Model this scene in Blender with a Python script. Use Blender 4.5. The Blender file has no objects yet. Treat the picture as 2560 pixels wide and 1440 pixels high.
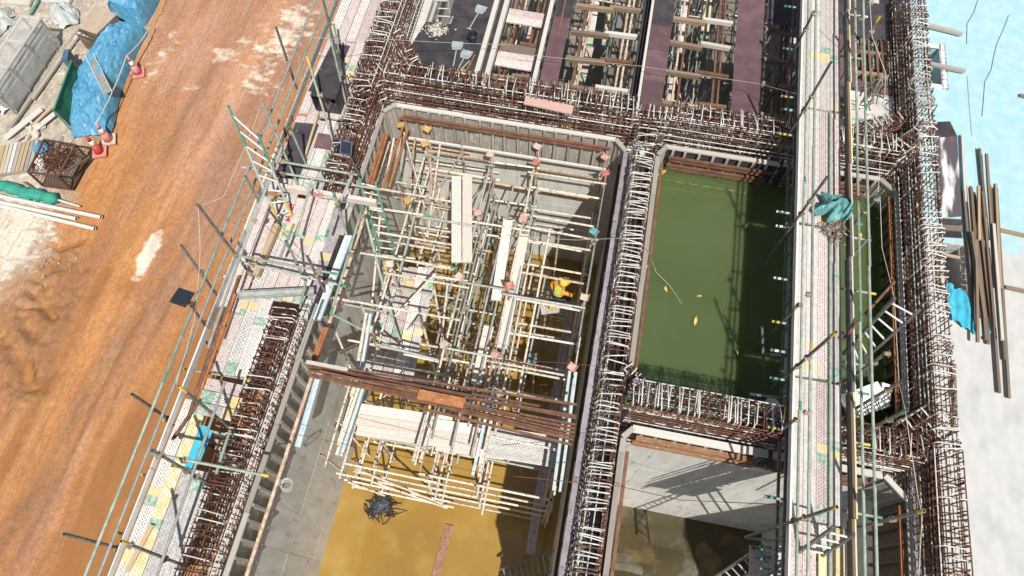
import bpy, bmesh, math, random
import numpy as np
from mathutils import Vector, Matrix, Quaternion
random.seed(7)
R = math.radians
S = bpy.context.scene
# ------------------------------------------------------------------ camera, sky, sun, exposure
FPX, PIT, YAW, HC = 1750.0, R(65), R(11), 14.5
cam = bpy.data.objects.new('camera', bpy.data.cameras.new('camera'))
S.collection.objects.link(cam); S.camera = cam
cam.data.sensor_width = 36; cam.data.lens = 36 * FPX / 2560
cam.data.clip_end = 2000; cam.data.clip_start = .1
cam.location = (0, 0, HC); cam.rotation_euler = (R(90) - PIT, 0, YAW)
LIGHT = Vector((-.24, .55, -1)).normalized()          # direction the sunlight travels
CLOUDW = 0.5
W = bpy.data.worlds.new('World'); S.world = W; W.use_nodes = True
wn = W.node_tree.nodes; wl = W.node_tree.links; wn.clear()
sky = wn.new('ShaderNodeTexSky'); sky.sky_type = 'NISHITA'; sky.sun_disc = False
sky.sun_elevation = math.asin(-LIGHT.z); sky.sun_rotation = math.atan2(-LIGHT.x, -LIGHT.y)
sky.air_density = 1.1; sky.dust_density = 1.4
geo = wn.new('ShaderNodeTexCoord'); nz = wn.new('ShaderNodeTexNoise'); nz.inputs['Scale'].default_value = 2.6
nz.inputs['Detail'].default_value = 6; nz.inputs['Roughness'].default_value = .55
rp = wn.new('ShaderNodeValToRGB'); rp.color_ramp.elements[0].position = .485; rp.color_ramp.elements[1].position = .60
mxw = wn.new('ShaderNodeMixRGB'); mxw.inputs[2].default_value = (13, 13.1, 13.3, 1)
bg = wn.new('ShaderNodeBackground'); bg.inputs[1].default_value = .05; wo = wn.new('ShaderNodeOutputWorld')
nz.noise_dimensions = '4D'; nz.inputs['W'].default_value = CLOUDW; wl.new(geo.outputs['Generated'], nz.inputs['Vector']); wl.new(nz.outputs[0], rp.inputs[0])
wl.new(rp.outputs[0], mxw.inputs[0]); wl.new(sky.outputs[0], mxw.inputs[1]); wl.new(mxw.outputs[0], bg.inputs[0]); wl.new(bg.outputs[0], wo.inputs[0])
sl = bpy.data.lights.new('sun', 'SUN'); sl.energy = 4.8; sl.angle = R(.53); sl.color = (1, .955, .88)
sun = bpy.data.objects.new('sun', sl); S.collection.objects.link(sun)
sun.rotation_euler = LIGHT.to_track_quat('-Z', 'Y').to_euler(); sun.location = (10, -25, 45)
S.view_settings.view_transform = 'Standard'; S.view_settings.look = 'None'; S.view_settings.exposure = 0.10
S.view_settings.gamma = 1; S.view_settings.use_curve_mapping = False
S.render.engine = 'CYCLES'; S.cycles.max_bounces = 6; S.cycles.diffuse_bounces = 3; S.cycles.transparent_max_bounces = 12
# ------------------------------------------------------------------ helpers
cp, sp, cyw, syw = math.cos(PIT), math.sin(PIT), math.cos(YAW), math.sin(YAW)
def ray(px, py):
    u = (px - 1280) / FPX; v = (py - 720) / FPX
    f = cp - v * sp; d = -(sp + v * cp)
    return Vector((u * cyw - f * syw, u * syw + f * cyw, d))
def at(px, py, z=0.):
    r = ray(px, py); t = (z - HC) / r.z
    return Vector((r.x * t, r.y * t, z))
def atx(px, py, x):
    r = ray(px, py); t = x / r.x
    return Vector((x, r.y * t, HC + r.z * t))
V = Vector
def V3(*a): return Vector(a)
COL = S.collection
def link(o): COL.objects.link(o); return o
def root(name, label, cat, loc, group=None):
    o = link(bpy.data.objects.new(name, None)); o.location = loc; o.empty_display_size = .1
    o['label'] = label; o['category'] = cat
    if group: o['group'] = group
    return o
def tag(o, label=None, cat=None, group=None, kind=None):
    for k, v in (('label', label), ('category', cat), ('group', group), ('kind', kind)):
        if v: o[k] = v
    return o
WM = {}
def place(name, me, parent=None, M4=None):
    o = link(bpy.data.objects.new(name, me))
    M4 = M4 if M4 is not None else Matrix()
    o.matrix_basis = M4; WM[o.name] = M4
    if parent is not None:
        o.parent = parent
        pm = WM.get(parent.name)
        if pm is None: pm = Matrix.Translation(V(parent.location))
        o.matrix_parent_inverse = pm.inverted()
    return o
def frame(d, up=V((0, 0, 1))):
    """matrix whose Y is d, Z near up"""
    y = d.normalized(); x = y.cross(up)
    if x.length < 1e-4: x = y.cross(V((0, 1, 0)))
    x.normalize(); z = x.cross(y)
    return Matrix((x, y, z)).transposed().to_4x4()
class MB:
    def __init__(s): s.v = []; s.f = []; s.m = []
    def add(s, vs, fs, mi=0):
        b = len(s.v); s.v += [tuple(v) for v in vs]; s.f += [tuple(i + b for i in f) for f in fs]; s.m += [mi] * len(fs)
    def box(s, a, b, mi=0):
        x0, y0, z0 = a; x1, y1, z1 = b
        s.add([(x0, y0, z0), (x1, y0, z0), (x1, y1, z0), (x0, y1, z0), (x0, y0, z1), (x1, y0, z1), (x1, y1, z1), (x0, y1, z1)],
              [(0, 3, 2, 1), (4, 5, 6, 7), (0, 1, 5, 4), (1, 2, 6, 5), (2, 3, 7, 6), (3, 0, 4, 7)], mi)
    def tube(s, pts, r, n=5, mi=0, cap=True):
        pts = [V(p) for p in pts]; rings = []
        prev = None
        for i, p in enumerate(pts):
            d = (pts[min(i + 1, len(pts) - 1)] - pts[max(i - 1, 0)]).normalized()
            if prev is None:
                a = d.cross(V((0, 0, 1)) if abs(d.z) < .9 else V((1, 0, 0))).normalized()
            else:
                a = prev - d * prev.dot(d)
                a = a.normalized() if a.length > 1e-6 else d.orthogonal().normalized()
            prev = a; b = d.cross(a); rr = r[i] if isinstance(r, (list, tuple)) else r
            rings.append([p + (a * math.cos(2 * math.pi * k / n) + b * math.sin(2 * math.pi * k / n)) * rr for k in range(n)])
        vs = [q for rg in rings for q in rg]; fs = []
        for i in range(len(pts) - 1):
            for k in range(n): fs.append((i * n + k, i * n + (k + 1) % n, (i + 1) * n + (k + 1) % n, (i + 1) * n + k))
        if cap: fs.append(tuple(range(n - 1, -1, -1))); fs.append(tuple((len(pts) - 1) * n + k for k in range(n)))
        s.add(vs, fs, mi)
    def mesh(s, name, mats, smooth=False):
        me = bpy.data.meshes.new(name); me.from_pydata(s.v, [], s.f)
        for m in (mats if isinstance(mats, (list, tuple)) else [mats]): me.materials.append(m)
        if any(s.m): me.polygons.foreach_set('material_index', s.m)
        if smooth: me.polygons.foreach_set('use_smooth', [True] * len(s.f))
        me.update(); return me
    def build(s, name, mats, parent=None, smooth=False, M4=None):
        return place(name, s.mesh(name, mats, smooth), parent, M4)
# ------------------------------------------------------------------ materials
MT = {}
def M(name, c1, c2=None, scale=4, rough=.75, metal=0., bump=.0, bscale=60, rnd=.0, coord='pos', stretch=(1, 1, 1), lo=.35, hi=.65,
      c3=None, s3=18, lo3=.55, hi3=.62, spec=.4, detail=5):
    m = bpy.data.materials.new(name); m.use_nodes = True; MT[name] = m
    n = m.node_tree.nodes; L = m.node_tree.links; n.clear()
    out = n.new('ShaderNodeOutputMaterial'); P = n.new('ShaderNodeBsdfPrincipled'); L.new(P.outputs[0], out.inputs[0])
    P.inputs['Roughness'].default_value = rough; P.inputs['Metallic'].default_value = metal; P.inputs['Specular IOR Level'].default_value = spec
    if coord == 'pos': src = n.new('ShaderNodeNewGeometry').outputs['Position']
    else: src = n.new('ShaderNodeTexCoord').outputs['Object']
    mp = n.new('ShaderNodeMapping'); mp.inputs['Scale'].default_value = stretch; L.new(src, mp.inputs['Vector'])
    oi = n.new('ShaderNodeObjectInfo')
    if coord != 'pos':
        ad = n.new('ShaderNodeVectorMath'); ad.operation = 'ADD'; mu = n.new('ShaderNodeMath'); mu.operation = 'MULTIPLY'; mu.inputs[1].default_value = 37
        L.new(oi.outputs['Random'], mu.inputs[0]); L.new(mp.outputs[0], ad.inputs[0]); L.new(mu.outputs[0], ad.inputs[1]); vec = ad.outputs[0]
    else: vec = mp.outputs[0]
    def noise(sc, det=detail):
        t = n.new('ShaderNodeTexNoise'); t.inputs['Scale'].default_value = sc; t.inputs['Detail'].default_value = det; L.new(vec, t.inputs['Vector']); return t.outputs[0]
    def ramp(o, a, b):
        t = n.new('ShaderNodeMapRange'); t.inputs[1].default_value = a; t.inputs[2].default_value = b; L.new(o, t.inputs[0]); return t.outputs[0]
    def mix(f, a, b, mode='MIX'):
        t = n.new('ShaderNodeMixRGB'); t.blend_type = mode
        for s_, i in ((f, 0), (a, 1), (b, 2)):
            if isinstance(s_, (int, float)): t.inputs[i].default_value = s_
            elif isinstance(s_, tuple): t.inputs[i].default_value = (*s_[:3], 1)
            else: L.new(s_, t.inputs[i])
        return t.outputs[0]
    col = c1
    if c2: col = mix(ramp(noise(scale), lo, hi), c1, c2)
    if c3: col = mix(ramp(noise(s3), lo3, hi3), col, c3)
    if rnd:
        hv = n.new('ShaderNodeHueSaturation'); mr = n.new('ShaderNodeMapRange'); mr.inputs[3].default_value = 1 - rnd; mr.inputs[4].default_value = 1 + rnd
        L.new(oi.outputs['Random'], mr.inputs[0]); L.new(mr.outputs[0], hv.inputs['Value'])
        if isinstance(col, tuple): hv.inputs['Color'].default_value = (*col, 1)
        else: L.new(col, hv.inputs['Color'])
        col = hv.outputs[0]
    if isinstance(col, tuple): P.inputs['Base Color'].default_value = (*col, 1)
    else: L.new(col, P.inputs['Base Color'])
    if bump:
        b = n.new('ShaderNodeBump'); b.inputs['Strength'].default_value = min(1, bump); b.inputs['Distance'].default_value = .02
        L.new(noise(bscale, 4), b.inputs['Height']); L.new(b.outputs[0], P.inputs['Normal'])
    if 'water' in name: P.inputs['Subsurface Weight'].default_value = 0; P.inputs['IOR'].default_value = 1.5
    return m
galv = M('galvanised_tube', (.34, .37, .35), (.47, .49, .46), 9, .5, .25, rnd=.22, c3=(.2, .15, .1), s3=26, lo3=.6, hi3=.75)
galvg = M('green_grey_tube', (.25, .33, .27), (.4, .45, .38), 7, .55, .1, rnd=.2, c3=(.22, .17, .11), s3=24, lo3=.58, hi3=.75)
galvd = M('dark_steel_tube', (.10, .115, .12), (.2, .21, .2), 8, .5, .2, rnd=.2, c3=(.16, .1, .06), s3=20)
cream = M('mud_dried_tube', (.76, .70, .61), (.60, .53, .44), 11, .85, rnd=.2, c3=(.33, .22, .14), s3=13, lo3=.54, hi3=.68)
creamr = M('rusty_mud_tube', (.58, .48, .38), (.36, .23, .15), 9, .85, rnd=.2, c3=(.62, .56, .48), s3=15, lo3=.55, hi3=.68)
rust = M('rusty_steel', (.135, .064, .04), (.215, .108, .066), 6, .8, .05, rnd=.2, c3=(.42, .30, .22), s3=22, lo3=.63, hi3=.75)
rusto = M('orange_rust', (.40, .17, .07), (.27, .10, .04), 7, .8, rnd=.15, c3=(.55, .42, .3), s3=19, lo3=.6, hi3=.72)
rebar_r = M('rebar_rust', (.105, .046, .03), (.19, .085, .052), 14, .8, .05, rnd=.35, c3=(.6, .56, .52), s3=9, lo3=.6, hi3=.68)
rebar_d = M('rebar_dark', (.07, .036, .027), (.14, .066, .045), 14, .8, .05, rnd=.3)
rebar_m = M('rebar_half_splashed', (.17, .075, .05), (.66, .64, .60), 7, .85, rnd=.15, lo=.46, hi=.56)
rebar_w = M('rebar_cement_white', (.74, .73, .71), (.55, .52, .48), 8, .85, rnd=.14, c3=(.22, .1, .06), s3=13, lo3=.63, hi3=.7)
timb = M('grey_timber', (.44, .41, .37), (.33, .30, .26), 5, .85, rnd=.2, coord='obj', stretch=(9, .9, 9), bump=.3, c3=(.24, .2, .16), s3=6, lo3=.6, hi3=.7)
timbw = M('bleached_timber', (.62, .60, .56), (.50, .47, .43), 5, .85, rnd=.12, coord='obj', stretch=(9, .9, 9), bump=.25, c3=(.35, .31, .27), s3=6, lo3=.64, hi3=.74)
timbb = M('brown_timber', (.21, .145, .10), (.30, .22, .16), 5, .8, rnd=.3, coord='obj', stretch=(9, .9, 9), bump=.3, c3=(.5, .45, .38), s3=5, lo3=.66, hi3=.76)
timby = M('fresh_timber', (.52, .40, .26), (.40, .29, .18), 5, .8, rnd=.2, coord='obj', stretch=(9, .9, 9), bump=.3)
timbd = M('dark_timber', (.13, .10, .08), (.21, .17, .13), 5, .8, rnd=.25, coord='obj', stretch=(9, .9, 9), bump=.3)
plyp = M('purple_film_plywood', (.165, .10, .11), (.12, .072, .08), 3, .42, rnd=.15, c3=(.34, .27, .27), s3=14, lo3=.68, hi3=.8, bump=.1)
plyk = M('black_film_plywood', (.042, .038, .045), (.075, .065, .07), 3, .38, rnd=.2, c3=(.3, .28, .27), s3=13, lo3=.68, hi3=.8, bump=.1)
plyw = M('cement_smeared_plywood', (.66, .64, .62), (.5, .46, .44), 3, .85, c3=(.3, .2, .19), s3=7, lo3=.6, hi3=.75, stretch=(1, .5, 1), bump=.2)
plyb = M('bare_plywood', (.52, .42, .33), (.44, .34, .26), 4, .8, rnd=.1, bump=.15)
osb = M('dark_plywood_side', (.22, .17, .12), (.13, .1, .075), 4, .8, bump=.2)  # darker brown than the bare plywood
green_p = M('green_paint', (.14, .36, .25), (.24, .42, .32), 12, .6, rnd=.1, c3=(.55, .52, .48), s3=14, lo3=.44, hi3=.62)
yellow_p = M('yellow_paint', (.72, .52, .13), (.70, .60, .33), 12, .6, rnd=.1, c3=(.6, .56, .5), s3=14, lo3=.44, hi3=.62)
green_t = M('green_tube_paint', (.07, .24, .17), (.12, .3, .22), 12, .5, rnd=.15)
yellow_t = M('yellow_tube_paint', (.62, .45, .08), (.5, .36, .08), 12, .5, rnd=.15)
blue_p = M('pale_blue_channel', (.42, .56, .64), (.56, .62, .62), 8, .6, rnd=.1, c3=(.35, .25, .18), s3=18, lo3=.62, hi3=.72)
white_p = M('white_paint', (.78, .77, .74), (.66, .64, .6), 8, .6)
red_p = M('faded_red_plate', (.42, .12, .10), (.55, .28, .22), 9, .7, rnd=.25)
redpl = M('pink_plate', (.55, .27, .22), (.62, .42, .35), 9, .75, rnd=.15)
yelpl = M('ochre_plate', (.60, .40, .13), (.48, .30, .12), 9, .75, rnd=.15)
palepl = M('pale_plate', (.62, .52, .46), (.50, .36, .28), 9, .75, rnd=.15)
bluetarp = M('blue_tarpaulin', (.075, .27, .44), (.11, .33, .50), 2.5, .55, c3=(.40, .55, .64), s3=7, lo3=.60, hi3=.8, bump=.8, bscale=7, stretch=(1, .5, 1))
cyansheet = M('cyan_sheet', (.05, .42, .60), (.09, .49, .66), 5, .45, bump=.4, bscale=14)
netgreen = M('green_netting', (.02, .13, .075), (.035, .19, .11), 9, .8, bump=.3, bscale=90)
nettq = M('turquoise_netting', (.10, .30, .32), (.19, .43, .42), 9, .8, bump=.4, bscale=60)
rope_m = M('pale_rope', (.68, .64, .56), (.5, .46, .4), 30, .9)
wire_m = M('grey_wire', (.4, .4, .38), None, rough=.5)
wired = M('dark_cable', (.14, .17, .18), None, rough=.6)
wirer = M('rusty_wire', (.22, .09, .05), None, rough=.8)
foam = M('white_foam', (.86, .86, .84), (.8, .79, .76), 6, .7)
yfoam = M('yellow_foam_scrap', (.80, .55, .12), (.72, .45, .1), 9, .8)
black_m = M('black_plastic', (.022, .023, .028), (.05, .052, .06), 10, .45)
navy = M('dark_blue_metal', (.07, .12, .2), (.1, .16, .25), 8, .5)
pvc = M('white_pvc', (.72, .69, .64), (.62, .58, .52), 8, .55, c3=(.5, .34, .22), s3=6, lo3=.6, hi3=.75)
conc = M('concrete_wall', (.66, .65, .61), (.54, .54, .51), 1.6, .85, bump=.25, bscale=30, c3=(.40, .39, .36), s3=3.4, lo3=.57, hi3=.75, stretch=(2.4, 2.4, .5), rnd=.07)
concf = M('concrete_floor', (.44, .41, .36), (.32, .29, .25), 1.2, .85, bump=.2, bscale=25, c3=(.48, .46, .41), s3=3, lo3=.55, hi3=.7)
hole_black = M('dark_recess', (.012, .012, .012), None, rough=.9)
grey_pl = M('grey_plastic_shovel', (.38, .42, .44), (.3, .33, .34), 9, .6)
conered = M('red_cone_plastic', (.62, .085, .06), (.5, .07, .06), 7, .5, rnd=.1)
conepink = M('faded_pink_cone', (.62, .2, .2), (.68, .33, .31), 7, .6, rnd=.1)
stone = M('pale_gravel', (.66, .62, .56), (.5, .46, .4), 30, .9, rnd=.1)
tan = M('woven_sack', (.62, .58, .5), (.5, .46, .4), 12, .85, bump=.3)

def perf(name, c1, c2, c3, px, py, rr, wear=.5, rough=.6, off=.5):
    """steel scaffold board: worn paint with rows of punched holes, in the board's own metres"""
    m = M(name, c1, c2, 13, rough, .0, rnd=.14, coord='obj', stretch=(1, .6, 1), lo=wear - .06, hi=wear + .06, c3=c3, s3=30, lo3=.56, hi3=.66)
    n = m.node_tree.nodes; L = m.node_tree.links
    P = next(x for x in n if x.type == 'BSDF_PRINCIPLED')
    tc = n.new('ShaderNodeTexCoord'); sx = n.new('ShaderNodeSeparateXYZ'); L.new(tc.outputs['Object'], sx.inputs[0])
    def mth(op, a, b=None):
        t = n.new('ShaderNodeMath'); t.operation = op
        for i, q in enumerate((a, b)):
            if q is None: continue
            if isinstance(q, (int, float)): t.inputs[i].default_value = q
            else: L.new(q, t.inputs[i])
        return t.outputs[0]
    u = mth('DIVIDE', sx.outputs[0], px); ui = mth('FLOOR', u); uf = mth('SUBTRACT', mth('SUBTRACT', u, ui), .5)
    odd = mth('MULTIPLY', mth('MODULO', mth('ADD', ui, 100), 2), off)
    w = mth('ADD', mth('DIVIDE', sx.outputs[1], py), odd); wf = mth('SUBTRACT', mth('FRACT', mth('ADD', w, 100)), .5)
    d = mth('ADD', mth('POWER', mth('MULTIPLY', uf, px), 2), mth('POWER', mth('MULTIPLY', wf, py * .62), 2))
    hole = mth('LESS_THAN', d, rr * rr)
    edge = mth('LESS_THAN', mth('ABSOLUTE', sx.outputs[0]), .105); hole = mth('MULTIPLY', mth('MULTIPLY', hole, edge), .55)
    mx = n.new('ShaderNodeMixRGB'); src = P.inputs['Base Color'].links[0].from_socket
    L.new(hole, mx.inputs[0]); L.new(src, mx.inputs[1]); mx.inputs[2].default_value = (.03, .028, .03, 1); L.new(mx.outputs[0], P.inputs['Base Color'])
    return m
B_pink = perf('pink_worn_board', (.65, .58, .55), (.56, .47, .45), (.72, .69, .66), .055, .075, .0085)
B_rose = perf('rose_worn_board', (.56, .45, .43), (.62, .54, .51), (.40, .27, .26), .055, .08, .0085)
B_white = perf('white_perforated_board', (.72, .71, .69), (.62, .60, .58), (.5, .45, .42), .046, .09, .015)
B_grey = perf('grey_steel_board', (.50, .48, .47), (.40, .37, .37), (.58, .56, .54), .055, .075, .0085)
B_cream = perf('cream_dusty_board', (.76, .67, .61), (.72, .63, .57), (.62, .53, .47), .055, .085, .0055)
B_yellow = perf('yellow_board', (.66, .53, .26), (.70, .64, .5), (.5, .4, .2), .055, .08, .0085)
B_slot = perf('slotted_white_board', (.74, .72, .69), (.66, .63, .6), (.5, .46, .43), .042, .07, .013)
B_plain = perf('bleached_plain_board', (.58, .54, .515), (.50, .46, .44), (.64, .62, .59), .06, .085, .006)
B_slotp = perf('slotted_pink_board', (.57, .49, .475), (.52, .43, .42), (.70, .66, .63), .045, .07, .012)
B_mauve = perf('mauve_board', (.36, .30, .34), (.46, .40, .42), (.55, .5, .5), .055, .075, .0085)
# ------------------------------------------------------------------ shared unit shapes
_tm = {}
def tube_mesh(m):
    if m.name not in _tm:
        b = MB(); n = 8; vs = []
        for (r, z) in ((.78, .004), (.8, 0), (1, 0), (1, 1), (.8, 1), (.78, .996)):
            vs += [(r * math.cos(2 * math.pi * k / n), r * math.sin(2 * math.pi * k / n), z) for k in range(n)]
        fs = [(i * n + k, i * n + (k + 1) % n, (i + 1) * n + (k + 1) % n, (i + 1) * n + k) for i in range(5) for k in range(n)]
        b.add(vs, fs); b.add([vs[k] for k in range(n)], [tuple(range(n - 1, -1, -1))], 1); b.add(vs[5 * n:], [tuple(range(n))], 1)
        me = b.mesh('tube_' + m.name, [m, hole_black]); 
        for p in me.polygons[n * 2:n * 3]: p.use_smooth = True
        _tm[m.name] = me
    return _tm[m.name]
def tube(p0, p1, m, parent=None, name='tube', r=.03, ends=None):
    p0 = V(p0); p1 = V(p1); d = p1 - p0; L = d.length
    q = V((0, 0, 1)).rotation_difference(d.normalized()) if L > 1e-6 else Quaternion()
    o = place(name, tube_mesh(m), parent, Matrix.Translation(p0) @ q.to_matrix().to_4x4() @ Matrix.Diagonal((r, r, L, 1)))
    if ends:
        for e, (a, dd) in zip(ends, ((p0, d), (p1, -d))):
            if e:
                u = dd.normalized()
                tube(a - u * .004, a + u * random.uniform(.14, .24), e, o if parent is not None else None, 'painted_end', r * 1.06)
    return o
_bm = {}
def bar_mesh(m):
    if m.name not in _bm:
        b = MB(); b.box((-.5, 0, -.5), (.5, 1, .5)); _bm[m.name] = b.mesh('bar_' + m.name, m)
    return _bm[m.name]
def bar(p0, p1, w, h, m, parent=None, name='timber', up=V((0, 0, 1)), roll=0):
    """square section from p0 to p1 about its centre line, w across and h along up"""
    p0 = V(p0); p1 = V(p1); d = p1 - p0
    f = frame(d, up)
    if roll: f = f @ Matrix.Rotation(roll, 4, 'Y')
    return place(name, bar_mesh(m), parent, Matrix.Translation(p0) @ f @ Matrix.Diagonal((w, d.length, h, 1)))
_cm = None
def coupler(p, parent, rot=0):
    global _cm
    if _cm is None:
        b = MB(); b.tube([(0, 0, -.045), (0, 0, .045)], .045, 6); b.box((.03, -.03, -.03), (.085, .03, .03)); b.tube([(.06, -.07, 0), (.06, .07, 0)], .013, 4)
        _cm = b.mesh('coupler', M('coupler_steel', (.33, .28, .2), (.2, .14, .09), 30, .7, .1, rnd=.3))
    return place('coupler', _cm, parent, Matrix.Translation(V(p)) @ Matrix.Rotation(rot, 4, 'Z') @ Matrix.Rotation(random.uniform(0, 3), 4, 'X'))
def board(p0, p1, w, m, parent, bands=(), name='board', t=.055, tilt=0):
    """steel scaffold board with down-turned edges; bands = (start, end, material) in metres from p0"""
    p0 = V(p0); p1 = V(p1); d = p1 - p0; L = d.length; b = MB(); h = w / 2
    cuts = sorted({0., L, *[min(L, max(0, x)) for bd in bands for x in bd[:2]]}); mats = [m]; idx = {}
    for bd in bands:
        if bd[2].name not in idx: idx[bd[2].name] = len(mats); mats.append(bd[2])
    prof = [(-h, -t), (-h, -.006), (-h + .006, 0), (-.028, 0), (-.022, -.008), (.022, -.008), (.028, 0), (h - .006, 0), (h, -.006), (h, -t)]
    for i in range(len(cuts) - 1):
        y0, y1 = cuts[i], cuts[i + 1]; mi = 0
        if y1 - y0 < 1e-4: continue
        for bd in bands:
            if bd[0] - 1e-4 <= (y0 + y1) / 2 <= bd[1] + 1e-4: mi = idx[bd[2].name]
        n = len(prof)
        b.add([(x, y0, z) for x, z in prof] + [(x, y1, z) for x, z in prof], [(k, k + 1, n + k + 1, n + k) for k in range(n - 1)], mi)
    for y in (0, L): b.add([(-h, y, -t), (h, y, -t), (h, y, -.004), (-h, y, -.004)], [(0, 1, 2, 3)])
    f = frame(d)
    if tilt: f = f @ Matrix.Rotation(tilt, 4, 'Y')
    return place(name, b.mesh('board', mats), parent, Matrix.Translation(p0) @ f)
def wire(name, pts, r, m, label, cat='wire', sag=0, n=4, parent=None):
    pts = [V(p) for p in pts]; out = []
    for i in range(len(pts) - 1):
        for k in range(8):
            t = k / 8; p = pts[i].lerp(pts[i + 1], t); p.z -= sag * 4 * t * (1 - t); out.append(p)
    out.append(pts[-1]); b = MB(); b.tube(out, r, n)
    o = b.build(name, m, parent, True)
    return tag(o, label, cat) if parent is None else o
def sheet(name, pts2d, z, m, parent=None, t=.018):
    """flat sheet from its corners (world xy) with thickness"""
    b = MB(); n = len(pts2d)
    b.add([(x, y, z) for x, y in pts2d] + [(x, y, z - t) for x, y in pts2d],
          [tuple(range(n)), tuple(range(2 * n - 1, n - 1, -1))] + [(k, n + k, n + (k + 1) % n, (k + 1) % n) for k in range(n)])
    return b.build(name, m, parent)
def vnoise(x, y, seed=0):
    xi = np.floor(x).astype(np.int64); yi = np.floor(y).astype(np.int64); xf = x - xi; yf = y - yi
    xf = xf * xf * (3 - 2 * xf); yf = yf * yf * (3 - 2 * yf)
    def h(a, b):
        k = (a * 374761393 + b * 668265263 + seed * 982451653) & 0x7fffffff
        k = ((k ^ (k >> 13)) * 1274126177) & 0x7fffffff
        return ((k ^ (k >> 16)) & 0xffff) / 65535.
    return (h(xi, yi) * (1 - xf) + h(xi + 1, yi) * xf) * (1 - yf) + (h(xi, yi + 1) * (1 - xf) + h(xi + 1, yi + 1) * xf) * yf
def fbm(x, y, seed=0, o=4):
    s = 0; a = .5; t = 0
    for k in range(o): s = s + a * vnoise(x * 2 ** k, y * 2 ** k, seed + k * 17); t += a; a *= .5
    return s / t
def ss(a, b, x): t = np.clip((x - a) / (b - a), 0, 1); return t * t * (3 - 2 * t)
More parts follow.
